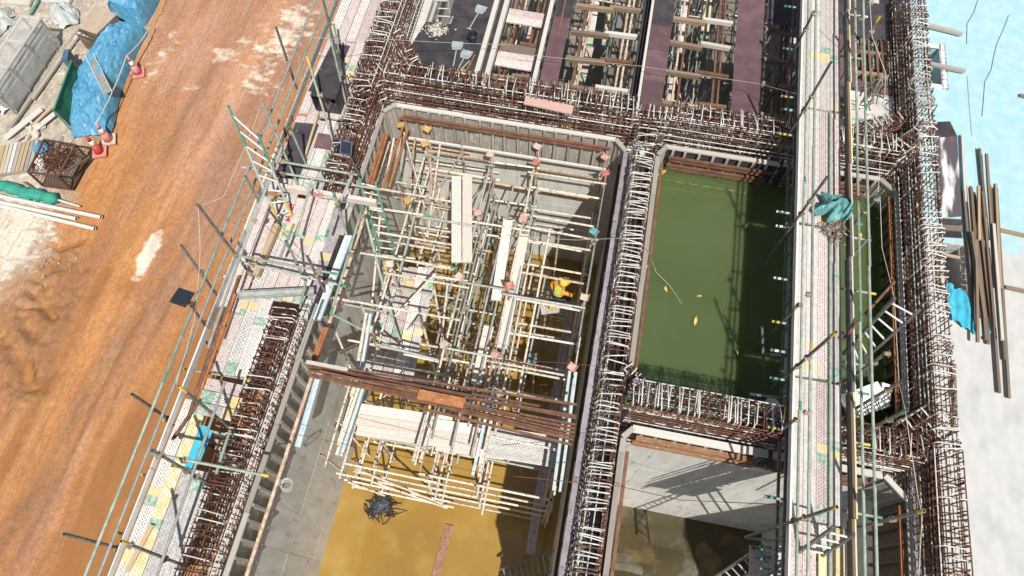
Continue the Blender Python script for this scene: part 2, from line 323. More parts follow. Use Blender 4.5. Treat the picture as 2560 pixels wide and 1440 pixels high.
# ================================================================== GROUND
GZ = -2.5
def ground():
    xs = np.concatenate([[-400, -120, -50, -28], np.arange(-22, -6.39, .05), [-6.35]])
    ys = np.concatenate([[-300, -80, -25, -9], np.arange(-3, 18.01, .05), [20, 24, 40, 100, 400]])
    X, Y = np.meshgrid(xs, ys); xr = X - .08 * (Y - 5)
    z = (fbm(X * .5, Y * .25, 1) - .5) * .16 + (fbm(X * 3, Y * 1.2, 5) - .5) * .06 + (fbm(X * 9, Y * 5, 9) - .5) * .03
    lane = lambda c, w: np.exp(-((xr - c) / w) ** 2)
    along = fbm(X * 2.2, Y * .18, 21)
    z += (along - .5) * .06 * ss(-14.5, -13.5, xr)                       # wheel tracks run along the road
    for c, w, d in ((-9.0, .75, .13), (-9.9, .22, .05), (-10.45, .16, .07), (-11.0, .14, .05), (-11.7, .5, .07), (-12.4, .3, .08), (-13.1, .18, .05)):
        z -= lane(c + .12 * np.sin(Y * .7 + c), w) * d * (.5 + .5 * ss(9.5, 4.5, Y)) * (.6 + .8 * fbm(X, Y * .4, 33))
    z += ss(10, 16, Y) * .05
    z += ss(-12.9, -13.9, xr) * .10 * ss(8.5, 6, Y)
    lug = np.zeros_like(X)
    for (a, b, w) in (((115, 715), (125, 760), .20), ((60, 790), (78, 835), .20), ((5, 835), (60, 905), .22), ((60, 905), (75, 965), .2), ((140, 650), (100, 700), .16), ((88, 765), (55, 770), .12), ((205, 600), (150, 620), .14), ((80, 730), (130, 790), .13)):
        p, q = at(*a, GZ), at(*b, GZ); d = q - p; t = np.clip(((X - p.x) * d.x + (Y - p.y) * d.y) / d.length_squared, 0, 1)
        wv_ = w * (.45 + 1.0 * fbm(X * 3.3, Y * 3.3, 95)); lug = np.maximum(lug, np.exp(-(((X - p.x - t * d.x) ** 2 + (Y - p.y - t * d.y) ** 2) / wv_ ** 2)))
    lugw = np.zeros_like(X)
    for q in ((100, 760, 1.0), (40, 860, 1.1), (60, 960, .8), (150, 670, .8)):
        p = at(q[0], q[1], GZ); lugw = np.maximum(lugw, np.exp(-(((X - p.x) ** 2 + (Y - p.y) ** 2) / q[2] ** 2)))
    z += lugw * (fbm(X * 5, Y * 5, 91, 5) - .5) * .16
    z -= lug * .17
    z = np.where((np.abs(X) > 26) | (Y < -5) | (Y > 22), 0, z)
    Z = GZ + z
    # earth colours: wet orange clay, brown wheel tracks, dry pink soil, white spilt lime, grey gravel yard
    orange = np.array((.47, .215, .08)); brown = np.array((.35, .19, .12)); pink = np.array((.445, .26, .185)); lime = np.array((.80, .70, .58)); grav = np.array((.50, .44, .36)); dark = np.array((.26, .135, .07))
    n1 = fbm(X * .9, Y * .22, 41); n2 = fbm(X * 2.6, Y * .35, 43); n3 = fbm(X * 3, Y * 3, 47); n4 = fbm(X * 10, Y * 6, 51); n5 = fbm(X * .35, Y * .3, 57)
    wet = ss(9.5, 4.2, Y + 2.5 * (n5 - .5) + 1.2 * (xr + 10))
    wet = np.maximum(wet, .0)
    f = ss(.40, .60, n1 * .6 + n2 * .4)
    C = pink[None, None] * (1 - .4 * f[..., None]) + orange[None, None] * .4 * f[..., None]
    Wc = orange[None, None] * (.93 + .14 * n3[..., None])
    tr = np.clip(lane(-10.6, .5) * (.3 + .9 * n2) + .8 * lane(-11.3, .2) * n2 + .9 * lane(-12.9, .3) * n1, 0, 1)[..., None]
    C = C * (1 - wet[..., None]) + Wc * wet[..., None]
    C = C * (1 - .85 * tr) + brown[None, None] * .85 * tr
    st = ss(.56, .68, n2 + .25 * (n4 - .5))[..., None] * .25; C = C * (1 - st) + dark[None, None] * st * .8 + C * 0
    C = C * (1 + .10 * (lane(-9.0, .4) + lane(-11.9, .45)) - .13 * (lane(-9.75, .3) + lane(-11.1, .3) + .7 * lane(-12.6, .25)) * (.4 + n1))[..., None]
    C = C * (.88 + .24 * n4[..., None])
    pale = ss(.60, .76, fbm(X * 5, Y * .6, 61))[..., None] * .22; C = C * (1 - pale) + np.array((.60, .40, .25))[None, None] * pale
    bd_ = np.clip(lugw * 1.5 * (fbm(X * 3, Y * 3, 93) + .1), 0, .8)[..., None]; C = C * (1 - bd_) + dark[None, None] * (.7 + .7 * n4[..., None]) * bd_
    wl_ = (ss(.04, .0, Z - (GZ - .075)) * (1 - np.clip(lugw * 1.3, 0, 1)))[..., None] * .8; C = C * (1 - wl_) + np.array((.43, .20, .076))[None, None] * wl_
    def blob(px, py, rx, ry, th, sc, seed, amt=1):
        c = at(px, py, GZ); d = ((X - c.x) / rx) ** 2 + ((Y - c.y) / ry) ** 2
        k = ss(th - .06, th + .17, .62 * fbm(X * sc * 1.5, Y * sc * 3.4, seed, 5) + .38 * fbm(X * 6, Y * 9, seed + 5, 3) + .32 * (1 - d) * (d < 6) - .5 * (d >= 6)) * amt
        return k[..., None]
    for b in ((690, 120, 1.1, 2.4, .80, 1.4, 71, .85), (600, 130, 1.5, 1.6, .84, 1.2, 72, .7), (735, 60, .9, 2.0, .78, 1.4, 73, .75), (655, 190, .9, 1.5, .80, 1.7, 70, .7), (372, 625, .26, .95, .56, 1.1, 74, .9), (350, 660, .2, .5, .6, 1.3, 75, .75), (480, 225, 1.0, .35, .8, 1.6, 76, .6), (405, 140, .4, 1.6, .78, 2, 77, .6)):
        k = blob(*b); C = C * (1 - k) + lime[None, None] * (.85 + .3 * n4[..., None]) * k
    yard = ss(-14.0, -15.2, X + .12 * (Y - 8) + 1.3 * (n3 - .5)) * ss(3.5, 6.5, Y + 2 * (n5 - .5))
    yard = yard[..., None]; C = C * (1 - yard) + (grav[None, None] * (.55 + .8 * n4[..., None]) * (.75 + .5 * n3[..., None])) * yard
    wy = blob(20, 600, 1.3, 1.5, .58, 4, 81, .9); C = C * (1 - wy) + lime[None, None] * .9 * wy
    lw = lug[..., None] * .3; C = C * (1 - lw) + np.array((.50, .26, .085))[None, None] * lw
    rim = np.clip(.3 * ss(.02, .3, lug) * ss(.75, .4, lug) + .2 * ss(-12.9, -13.9, xr) * ss(6.5, 5, Y) * ss(.45, .6, n3), 0, 1)[..., None] * .5; C = C * (1 - rim) + dark[None, None] * 1.1 * rim
    ny, nx = X.shape; co = np.stack([X, Y, Z], -1).reshape(-1, 3)
    i = np.arange(ny * nx).reshape(ny, nx); F = np.stack([i[:-1, :-1], i[:-1, 1:], i[1:, 1:], i[1:, :-1]], -1).reshape(-1, 4)
    me = bpy.data.meshes.new('ground'); me.from_pydata(co.tolist(), [], F.tolist()); me.polygons.foreach_set('use_smooth', [True] * len(F))
    at_ = me.color_attributes.new('earth', 'FLOAT_COLOR', 'POINT'); at_.data.foreach_set('color', np.concatenate([np.clip(C, 0, 1).reshape(-1, 3), np.ones((ny * nx, 1))], 1).astype(np.float32).ravel())
    m = M('clay_ground', (.4, .2, .1), None, rough=.82, bump=.55, bscale=26, stretch=(1, .55, 1), spec=.3)
    n = m.node_tree.nodes; L = m.node_tree.links; P = next(x for x in n if x.type == 'BSDF_PRINCIPLED')
    va = n.new('ShaderNodeVertexColor'); va.layer_name = 'earth'
    g = n.new('ShaderNodeNewGeometry')
    def nz_(sc, rot, det, stretch):
        mp = n.new('ShaderNodeMapping'); mp.inputs['Scale'].default_value = stretch; mp.inputs['Rotation'].default_value = (0, 0, rot); L.new(g.outputs['Position'], mp.inputs['Vector'])
        t = n.new('ShaderNodeTexNoise'); t.inputs['Scale'].default_value = sc; t.inputs['Detail'].default_value = det; t.inputs['Roughness'].default_value = .65; L.new(mp.outputs[0], t.inputs['Vector']); return t.outputs[0]
    def rg(o, a, b, c, d):
        t = n.new('ShaderNodeMapRange'); t.inputs[1].default_value = a; t.inputs[2].default_value = b; t.inputs[3].default_value = c; t.inputs[4].default_value = d; L.new(o, t.inputs[0]); return t.outputs[0]
    def mul(a, f):
        t = n.new('ShaderNodeVectorMath'); t.operation = 'SCALE'; L.new(a, t.inputs[0]); L.new(f, t.inputs['Scale']); return t.outputs[0]
    c_ = mul(va.outputs[0], rg(nz_(.9, .08, 8, (2.4, .3, 1)), .3, .7, .91, 1.09))
    c_ = mul(c_, rg(nz_(14, 0, 8, (1, .7, 1)), .3, .7, .78, 1.22))
    c_ = mul(c_, rg(nz_(60, 0, 4, (1, 1, 1)), .3, .7, .82, 1.18))
    crack = n.new('ShaderNodeMixRGB'); L.new(rg(nz_(3.2, .08, 6, (2.2, .6, 1)), .66, .76, 0, .22), crack.inputs[0]); L.new(c_, crack.inputs[1]); crack.inputs[2].default_value = (.20, .10, .055, 1)
    rut = n.new('ShaderNodeMixRGB'); L.new(rg(nz_(2.6, .075, 7, (4.5, .14, 1)), .585, .60, 0, 1), rut.inputs[0]); q_ = rg(nz_(2.6, .075, 7, (4.5, .14, 1)), .60, .63, .55, 0); L.new(q_, rut.inputs[0]); L.new(crack.outputs[0], rut.inputs[1]); rut.inputs[2].default_value = (.17, .085, .05, 1)
    gate = n.new('ShaderNodeMath'); gate.operation = 'MULTIPLY'; L.new(rg(nz_(2.6, .075, 7, (4.5, .14, 1)), .58, .60, 0, 1), gate.inputs[0]); L.new(q_, gate.inputs[1]); L.new(gate.outputs[0], rut.inputs[0])
    spk = n.new('ShaderNodeMixRGB'); L.new(rg(nz_(26, 0, 2, (1, .8, 1)), .70, .74, 0, .6), spk.inputs[0]); L.new(rut.outputs[0], spk.inputs[1]); spk.inputs[2].default_value = (.62, .46, .33, 1)
    L.new(spk.outputs[0], P.inputs['Base Color'])
    bm_ = next(x for x in n if x.type == 'BUMP'); bm_.inputs['Strength'].default_value = .8; bm_.inputs['Distance'].default_value = .03
    ad = n.new('ShaderNodeMath'); ad.operation = 'ADD'; L.new(rg(nz_(2.0, .08, 8, (3, .35, 1)), 0, 1, 0, .5), ad.inputs[0]); L.new(nz_(22, 0, 8, (1, .8, 1)), ad.inputs[1]); L.new(ad.outputs[0], bm_.inputs['Height'])
    me.materials.append(m); o = place('ground', me); tag(o, kind='structure')
    w = M('clay_puddle_mud', (.43, .20, .074), (.40, .19, .078), .8, .16, spec=.35, bump=.03, bscale=6)
    lev = GZ - .07; dep = lev - Z; keep = (X > -16) & (Y < 13) & (Y > -2.9) & (X < -6.4); fm = ((dep > -.01) & keep)
    cell = fm[:-1, :-1] | fm[:-1, 1:] | fm[1:, 1:] | fm[1:, :-1]; F2 = F.reshape(ny - 1, nx - 1, 4)[cell]; used, inv = np.unique(F2, return_inverse=True)
    pc_ = co[used].copy(); pc_[:, 2] = lev; pm = bpy.data.meshes.new('puddle_water'); pm.from_pydata(pc_.tolist(), [], inv.reshape(-1, 4).tolist())
    da = pm.attributes.new('depth', 'FLOAT', 'POINT'); da.data.foreach_set('value', dep.ravel()[used].astype(np.float32)); pm.materials.append(w)
    n = w.node_tree.nodes; L = w.node_tree.links; P = next(x for x in n if x.type == 'BSDF_PRINCIPLED'); o2 = next(x for x in n if x.type == 'OUTPUT_MATERIAL')
    an = n.new('ShaderNodeAttribute'); an.attribute_name = 'depth'; tr_ = n.new('ShaderNodeBsdfTransparent'); mx_ = n.new('ShaderNodeMixShader'); mr_ = n.new('ShaderNodeMapRange'); mr_.inputs[1].default_value = -.005; mr_.inputs[2].default_value = .11; mr_.inputs[4].default_value = .95
    L.new(an.outputs['Fac'], mr_.inputs[0]); L.new(mr_.outputs[0], mx_.inputs[0]); L.new(tr_.outputs[0], mx_.inputs[1]); L.new(P.outputs[0], mx_.inputs[2]); L.new(mx_.outputs[0], o2.inputs[0])
    tag(place('puddle_water', pm), kind='structure')
    # loose pale stones in the yard and on the road shoulder
    sb = MB(); rs = random.Random(3)
    for k in range(1100):
        a = rs.random()
        if a < .45: px, py = rs.gauss(45, 45), rs.gauss(610, 50)
        elif a < .93: px, py = rs.uniform(0, 330), rs.uniform(0, 200)
        else: px, py = rs.gauss(398, 22), rs.gauss(130, 70)
        p = at(px, py, GZ + .06); r = rs.uniform(.012, .034)
        vs = [(p.x + r * dx * rs.uniform(.6, 1.2), p.y + r * dy * rs.uniform(.6, 1.2), p.z + r * dz) for dx, dy, dz in ((1, 0, 0), (0, 1, .1), (-1, 0, 0), (0, -1, .1), (0, 0, .8), (.2, .2, -1.5))]
        sb.add(vs, [(0, 1, 4), (1, 2, 4), (2, 3, 4), (3, 0, 4), (1, 0, 5), (2, 1, 5), (3, 2, 5), (0, 3, 5)])
    tag(sb.build('gravel', stone), 'loose pale stones scattered on the yard soil', 'gravel', kind='stuff')
ground()
# ================================================================== CONCRETE PITS
def wallbox(name, a, b, label, m=conc, face=None):
    w = MB(); w.box(a, b); o = tag(w.build(name, m), label, 'wall')
    if face:                                                     # marks of the form panels: slightly proud cast panels
        ax, s, u0, u1, z0, z1 = face; u = u0; k = 0
        while u < u1 - .3:
            uw = min(1.2 if k % 3 else .9, u1 - u); z = z1; k += 1; h = 2.4
            while z > z0 + .3:
                hh = min(h, z - z0); t_ = random.uniform(.004, .011); q = MB()
                if ax == 'x': q.box((s if t_ > 0 else s, u + .006, z - hh + .006), (s + t_, u + uw - .006, z - .006))
                else: q.box((u + .006, s - t_, z - hh + .006), (u + uw - .006, s, z - .006))
                q.build('cast_panel', m, o); z -= hh
            u += uw
    return o
wallbox('concrete_wall', (-6.3, -6, -10), (-5.62, 26, -1.15), 'long grey concrete wall on the left side of the yellow water pit', face=('x', -5.62, -3, 11.2, -7.2, -1.3))
wallbox('concrete_wall', (-5.618, 11.28, -10), (7.498, 12.1, -1.16), 'concrete wall between the yellow water pit and the shored decks behind', face=('y', 11.28, -5.6, .8, -7.2, -1.2))
wallbox('concrete_wall', (.82, -6, -10), (1.6, 11.278, -1.17), 'concrete wall between the yellow water pit and the green pool')
wallbox('concrete_wall', (1.602, 3.9, -10), (7.498, 4.75, -1.18), 'sunlit concrete wall between green pool and the dark muddy pit', face=('y', 3.9, 1.62, 7.48, -9.6, -1.05))
wallbox('concrete_wall', (7.5, -6, -10), (8.05, 26, -1.19), 'concrete wall under the right hand reinforcement strip')
fb = MB(); fb.box((-6.3, -6, -10.6), (8.05, 26, -10.002)); tag(fb.build('pit_base', concf), kind='structure')
fb = MB(); fb.box((-5.62, 12.1, -9), (7.5, 26, -7)); tag(fb.build('lower_floor', M('shade_dark_floor', (.22, .20, .17), (.15, .135, .11), 1.2, .7, c3=(.33, .31, .27), s3=2.4, lo3=.58, hi3=.7)), kind='structure')  # floor coloured dark to paint in the shade under the decks
def water(name, x0, x1, y0, y1, z, m):
    b = MB(); b.add([(x0, y0, z), (x1, y0, z), (x1, y1, z), (x0, y1, z)], [(0, 1, 2, 3)]); return tag(b.build(name, m), kind='structure')
wyel = M('ochre_pit_water', (.365, .225, .052), (.30, .18, .04), .45, .02, spec=1.0, bump=.06, bscale=2.6, c3=(.42, .28, .085), s3=1.3, lo3=.5, hi3=.8)
wgrn = M('green_pool_water', (.115, .155, .058), (.098, .138, .048), .4, .02, spec=.95, bump=.012, bscale=2.0, c3=(.12, .155, .062), s3=.9, lo3=.5, hi3=.8)
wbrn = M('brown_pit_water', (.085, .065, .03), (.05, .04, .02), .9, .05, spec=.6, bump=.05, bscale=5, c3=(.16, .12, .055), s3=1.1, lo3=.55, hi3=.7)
water('pit_water', -5.62, .82, -6, 11.28, -7, wyel)
pbx = MB(); pbx.box((1.58, 4.7, -4.5), (7.52, 11.3, -.85)); tag(pbx.build('pool_water', wgrn), kind='structure')
Pq = next(x for x in wgrn.node_tree.nodes if x.type == 'BSDF_PRINCIPLED'); Pq.inputs['Subsurface Weight'].default_value = 1; Pq.inputs['Subsurface Radius'].default_value = (.6, .9, .4); Pq.inputs['Subsurface Scale'].default_value = 1.3
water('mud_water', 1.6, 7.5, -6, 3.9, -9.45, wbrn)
# heaps of pale mud in the dark pit
def heap(px, py, z, rx, ry, h, label):
    c = at(px, py, z); b = MB(); n = 18; vs = []; fs = []
    for i in range(7):
        for k in range(n):
            a = 2 * math.pi * k / n; r = (i / 6) * (1 + .25 * math.sin(3 * a + px) + .12 * math.sin(7 * a))
            vs.append((c.x + rx * r * math.cos(a), c.y + ry * r * math.sin(a), c.z + h * (1 - (i / 6) ** 2) + random.uniform(-.02, .02) - .05))
    for i in range(6):
        for k in range(n): fs.append((i * n + k, i * n + (k + 1) % n, (i + 1) * n + (k + 1) % n, (i + 1) * n + k))
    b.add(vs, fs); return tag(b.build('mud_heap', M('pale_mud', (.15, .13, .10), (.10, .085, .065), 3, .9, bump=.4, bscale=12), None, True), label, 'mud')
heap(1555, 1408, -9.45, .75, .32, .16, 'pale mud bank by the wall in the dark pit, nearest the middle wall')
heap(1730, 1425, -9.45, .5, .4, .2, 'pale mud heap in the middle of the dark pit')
# ================================================================== RIGHT SLAB
sb = MB(); holes = [(8.32, 8.78, 14.6, 15.95), (8.2, 8.95, 8.35, 9.75)]
xs = sorted({8.052, 60, *[h[0] for h in holes], *[h[1] for h in holes]}); ys = sorted({-10, 60, *[h[2] for h in holes], *[h[3] for h in holes]})
for i in range(len(xs) - 1):
    for j in range(len(ys) - 1):
        cx, cy_ = (xs[i] + xs[i + 1]) / 2, (ys[j] + ys[j + 1]) / 2
        if any(h[0] < cx < h[1] and h[2] < cy_ < h[3] for h in holes): continue
        sb.box((xs[i], ys[j], -.9), (xs[i + 1], ys[j + 1], -.03))
slabm = M('slab_concrete', (.56, .56, .545), (.50, .505, .50), 6, .75, bump=.2, bscale=40, c3=(.43, .45, .46), s3=2.2, lo3=.52, hi3=.70, detail=14, stretch=(1, .6, 1))
def blue_wash(m):
    n = m.node_tree.nodes; L = m.node_tree.links; P = next(x for x in n if x.type == 'BSDF_PRINCIPLED')
    g = n.new('ShaderNodeNewGeometry'); sx = n.new('ShaderNodeSeparateXYZ'); L.new(g.outputs['Position'], sx.inputs[0])
    t = n.new('ShaderNodeTexNoise'); t.inputs['Scale'].default_value = 1.3; t.inputs['Detail'].default_value = 10; L.new(g.outputs['Position'], t.inputs['Vector'])
    a = n.new('ShaderNodeMath'); a.operation = 'MULTIPLY_ADD'; a.inputs[1].default_value = 2.4; L.new(t.outputs[0], a.inputs[0]); L.new(sx.outputs[1], a.inputs[2])
    r = n.new('ShaderNodeMapRange'); r.inputs[1].default_value = 10.9; r.inputs[2].default_value = 11.2; L.new(a.outputs[0], r.inputs[0])
    t2 = n.new('ShaderNodeTexNoise'); t2.inputs['Scale'].default_value = 3.5; t2.inputs['Detail'].default_value = 12; L.new(g.outputs['Position'], t2.inputs['Vector'])
    r2 = n.new('ShaderNodeMapRange'); r2.inputs[1].default_value = .38; r2.inputs[2].default_value = .68; L.new(t2.outputs[0], r2.inputs[0])
    bl = n.new('ShaderNodeMixRGB'); bl.inputs[1].default_value = (.34, .57, .63, 1); bl.inputs[2].default_value = (.44, .625, .67, 1); L.new(r2.outputs[0], bl.inputs[0])
    mx = n.new('ShaderNodeMixRGB'); L.new(r.outputs[0], mx.inputs[0]); L.new(P.inputs['Base Color'].links[0].from_socket, mx.inputs[1]); L.new(bl.outputs[0], mx.inputs[2]); L.new(mx.outputs[0], P.inputs['Base Color'])
blue_wash(slabm)
tag(sb.build('slab', slabm), kind='structure')
fb = MB(); fb.box((8.051, 6, -1.9), (12, 20, -1.4)); tag(fb.build('slab_underlayer', osb), kind='structure')
# thin dark cables on the blue sheet
wire('cable', [at(2522, 38, -.015), at(2508, 75, -.015), at(2492, 110, -.015), at(2486, 135, -.015), at(2478, 175, -.015), at(2462, 205, -.015), at(2459, 250, -.015), at(2455, 290, -.015)], .006, wired, 'thin dark cable lying on the light blue slab, the longer curve', 'cable')
wire('cable', [at(2445, 0, -.015), at(2435, 30, -.015), at(2418, 60, -.015), at(2417, 110, -.015)], .006, wired, 'thin dark cable on the light blue slab at the top edge', 'cable')
wire('cable', [at(2418, 190, -.015), at(2424, 270, -.015), at(2430, 340, -.015)], .004, wired, 'fine dark thread on the light blue slab below the bearer ends', 'cable')
# ================================================================== WALL FORMWORK
plyg = M('grey_form_face', (.40, .37, .32), (.30, .27, .23), 3, .85, c3=(.5, .47, .42), s3=6, stretch=(2, 2, .6), bump=.2)
def formwork(label, p0, p1, inw, depth=1.3, plate=timbw, plate_w=.11, stud_gap=.34, walers=(-.32, -.85), wm=rust, ply=plyk, wsec=(.07, .06), stud=timb, double=True, studs=True):
    """timber wall form along p0-p1; inw points from the form into the pit"""
    p0 = V(p0); p1 = V(p1); inw = V(inw); d = (p1 - p0); L = d.length; u = d.normalized()
    rt = root('wall_formwork', label, 'formwork', (p0 + p1) / 2 + V((0, 0, -depth)))
    bar(p0 + V((0, 0, -depth / 2 - .03)) - inw * .0, p1 + V((0, 0, -depth / 2 - .03)), .018, depth, ply, rt, 'plywood_face')
    x = 0
    while x < L - .05:                                            # top plate in lengths
        l = min(random.choice((1.8, 2.4, 3.0)), L - x)
        a = p0 + u * (x + .004); b_ = p0 + u * (x + l - .004); j = random.uniform(-.008, .008)
        bar(a + inw * (.035 + j), b_ + inw * (.035 + random.uniform(-.01, .01)), plate_w, .05, plate, rt, 'top_plate'); x += l
    if studs:
        k = stud_gap * .6
        while k < L:
            q = p0 + u * (k + random.uniform(-.03, .03)) + inw * .06
            bar(q + V((0, 0, -.03)), q + V((0, 0, -depth + random.uniform(-.12, .1))) + inw * random.uniform(-.01, .02), .06, .09, stud, rt, 'stud', up=inw); k += stud_gap
    for z in walers:
        for s in ((-.045, .045) if double else (0,)):
            a = p0 + inw * .155 + V((0, 0, z + s * 1.25)); b_ = p1 + inw * .155 + V((0, 0, z + s * 1.25)); e = random.uniform(.05, .25)
            bar(a + u * e, b_ - u * random.uniform(.05, .3), *wsec, wm, rt, 'waler')
    return rt
formwork('formwork with white top timber along the back of the yellow water pit', (-5.28, 11.25, 0), (.5, 11.25, 0), (0, -1, 0), depth=1.25, walers=(-.30,), ply=plyg, wsec=(.06, .06))
formwork('grey formwork along the left wall of the yellow water pit', (-5.56, -1.6, 0), (-5.56, 10.9, 0), (1, 0, 0), depth=1.3, plate=timb, walers=(-.8,), wm=creamr, ply=plyg, double=False)
formwork('formwork with mauve top strip along the right side of the yellow water pit', (.86, 10.85, 0), (.86, -1.6, 0), (-1, 0, 0), depth=1.3, plate=M('mauve_form_strip', (.25, .225, .245), (.33, .31, .33), 4, .7, rnd=.15, c3=(.2, .12, .09), s3=7, lo3=.6, hi3=.7), plate_w=.16, walers=(-.45,), double=False, ply=plyk, stud_gap=.6, stud=timbd)
formwork('formwork edge along the left side of the green pool', (1.57, 4.95, 0), (1.57, 10.9, 0), (1, 0, 0), depth=1.2, plate=timb, walers=(-.02,), double=False, studs=False)
formwork('formwork along the back of the green pool, left of the steel walkway', (1.75, 11.27, 0), (4.6, 11.27, 0), (0, -1, 0), depth=1.2, walers=(-.3, -.62))
formwork('formwork along the back of the green pool, right of the steel walkway', (4.7, 11.3, 0), (7.05, 11.3, 0), (0, -1, 0), depth=1.2, walers=(-.3, -.62))
formwork('dark formwork with rusty waler along the right wall of the green pool', (7.46, 10.95, 0), (7.46, 4.85, 0), (-1, 0, 0), depth=1.5, plate=timb, walers=(-.1,), wm=rusto, double=False, studs=True, ply=timbd, stud=timbd)
formwork('dark formwork with rusty waler along the right wall of the muddy pit', (7.43, 3.6, 0), (7.43, -2, 0), (-1, 0, 0), depth=1.6, plate=timb, walers=(-.1,), wm=rusto, double=False, ply=timbd, stud=timbd)
formwork('formwork with thick brown walers on the wall of the muddy pit', (1.8, 3.97, 0), (4.6, 3.97, 0), (0, -1, 0), depth=1.0, walers=(-.3, -.6), wm=M('waler_brown', (.27, .135, .07), (.36, .2, .11), 6, .8, rnd=.15, c3=(.5, .42, .34), s3=20, lo3=.6, hi3=.72), plate_w=.16, wsec=(.11, .075))
formwork('short formwork right of the walkway on the wall of the muddy pit', (4.7, 3.97, 0), (6.9, 3.97, 0), (0, -1, 0), depth=1.0, walers=(-.3, -.6), plate_w=.14, wsec=(.1, .07))
formwork('formwork edge along the left side of the muddy pit', (1.6, -2, 0), (1.6, 3.7, 0), (1, 0, 0), depth=1.2, plate=timb, walers=(-.02,), wm=rust, double=False, studs=False)
def corner(a, b, label, m=timb):
    rt = root('corner_form', label, 'formwork', (V(a) + V(b)) / 2 + V((0, 0, -1.2)))
    bar(V(a) + V((0, 0, .002)), V(b) + V((0, 0, .002)), .11, .05, m, rt, 'top_plate')
    bar(V(a) + V((0, 0, -.65)), V(b) + V((0, 0, -.65)), .02, 1.2, timb, rt, 'plywood_face')
    d = (V(b) - V(a)); u = d.normalized(); n_ = V((u.y, -u.x, 0))
    for k in range(3):
        q = V(a) + d * (k + .5) / 3; bar(q + V((0, 0, -.03)), q + V((0, 0, -1.25)), .05, .05, timb, rt, 'stud')
corner((-5.52, 10.95, 0), (-5.25, 11.25, 0), 'splayed corner form at the back left of the yellow water pit')
corner((.5, 11.22, 0), (.8, 10.9, 0), 'splayed corner form at the back right of the yellow water pit')
corner((1.6, 10.95, 0), (1.8, 11.24, 0), 'splayed corner form at the back left of the green pool')
corner((7.05, 11.27, 0), (7.42, 10.95, 0), 'splayed corner form at the back right of the green pool')
corner((1.62, 3.72, 0), (1.82, 3.95, 0), 'splayed corner form at the back left of the muddy pit')
corner((6.95, 3.95, 0), (7.38, 3.55, 0), 'splayed bleached corner form at the back right of the muddy pit', timbw)
# ================================================================== REINFORCEMENT
def unit_rod(m, n=5):
    k = 'rod' + m.name
    if k not in _tm:
        b = MB(); b.tube([(0, 0, 0), (0, 0, 1)], 1, n); _tm[k] = b.mesh('rod_' + m.name, m, True)
    return _tm[k]
def rod(p0, p1, r, m, parent, name='bar'):
    p0 = V(p0); d = V(p1) - p0
    q = V((0, 0, 1)).rotation_difference(d.normalized())
    return place(name, unit_rod(m), parent, Matrix.Translation(p0) @ q.to_matrix().to_4x4() @ Matrix.Diagonal((r, r, d.length, 1)))
_hk = {}
def hook_mesh(w, m, var):
    k = (round(w, 2), m.name, var)
    if k not in _hk:
        rs = random.Random(var * 31 + 5); b = MB(); s = rs.uniform(.85, 1.03) * w; dy = rs.uniform(-.035, .035); dz = rs.uniform(-.07, .07)
        b.tube([(0, 0, -.34), (0, .0, -.045), (.04, dy * .1, 0), (s * .55, dy * .6, dz * .5), (s, dy, dz), (s + .02, dy, dz - rs.choice((.02, .10, .18)))], .014, 4)
        _hk[k] = b.mesh('hook_bar', m, True)
    return _hk[k]
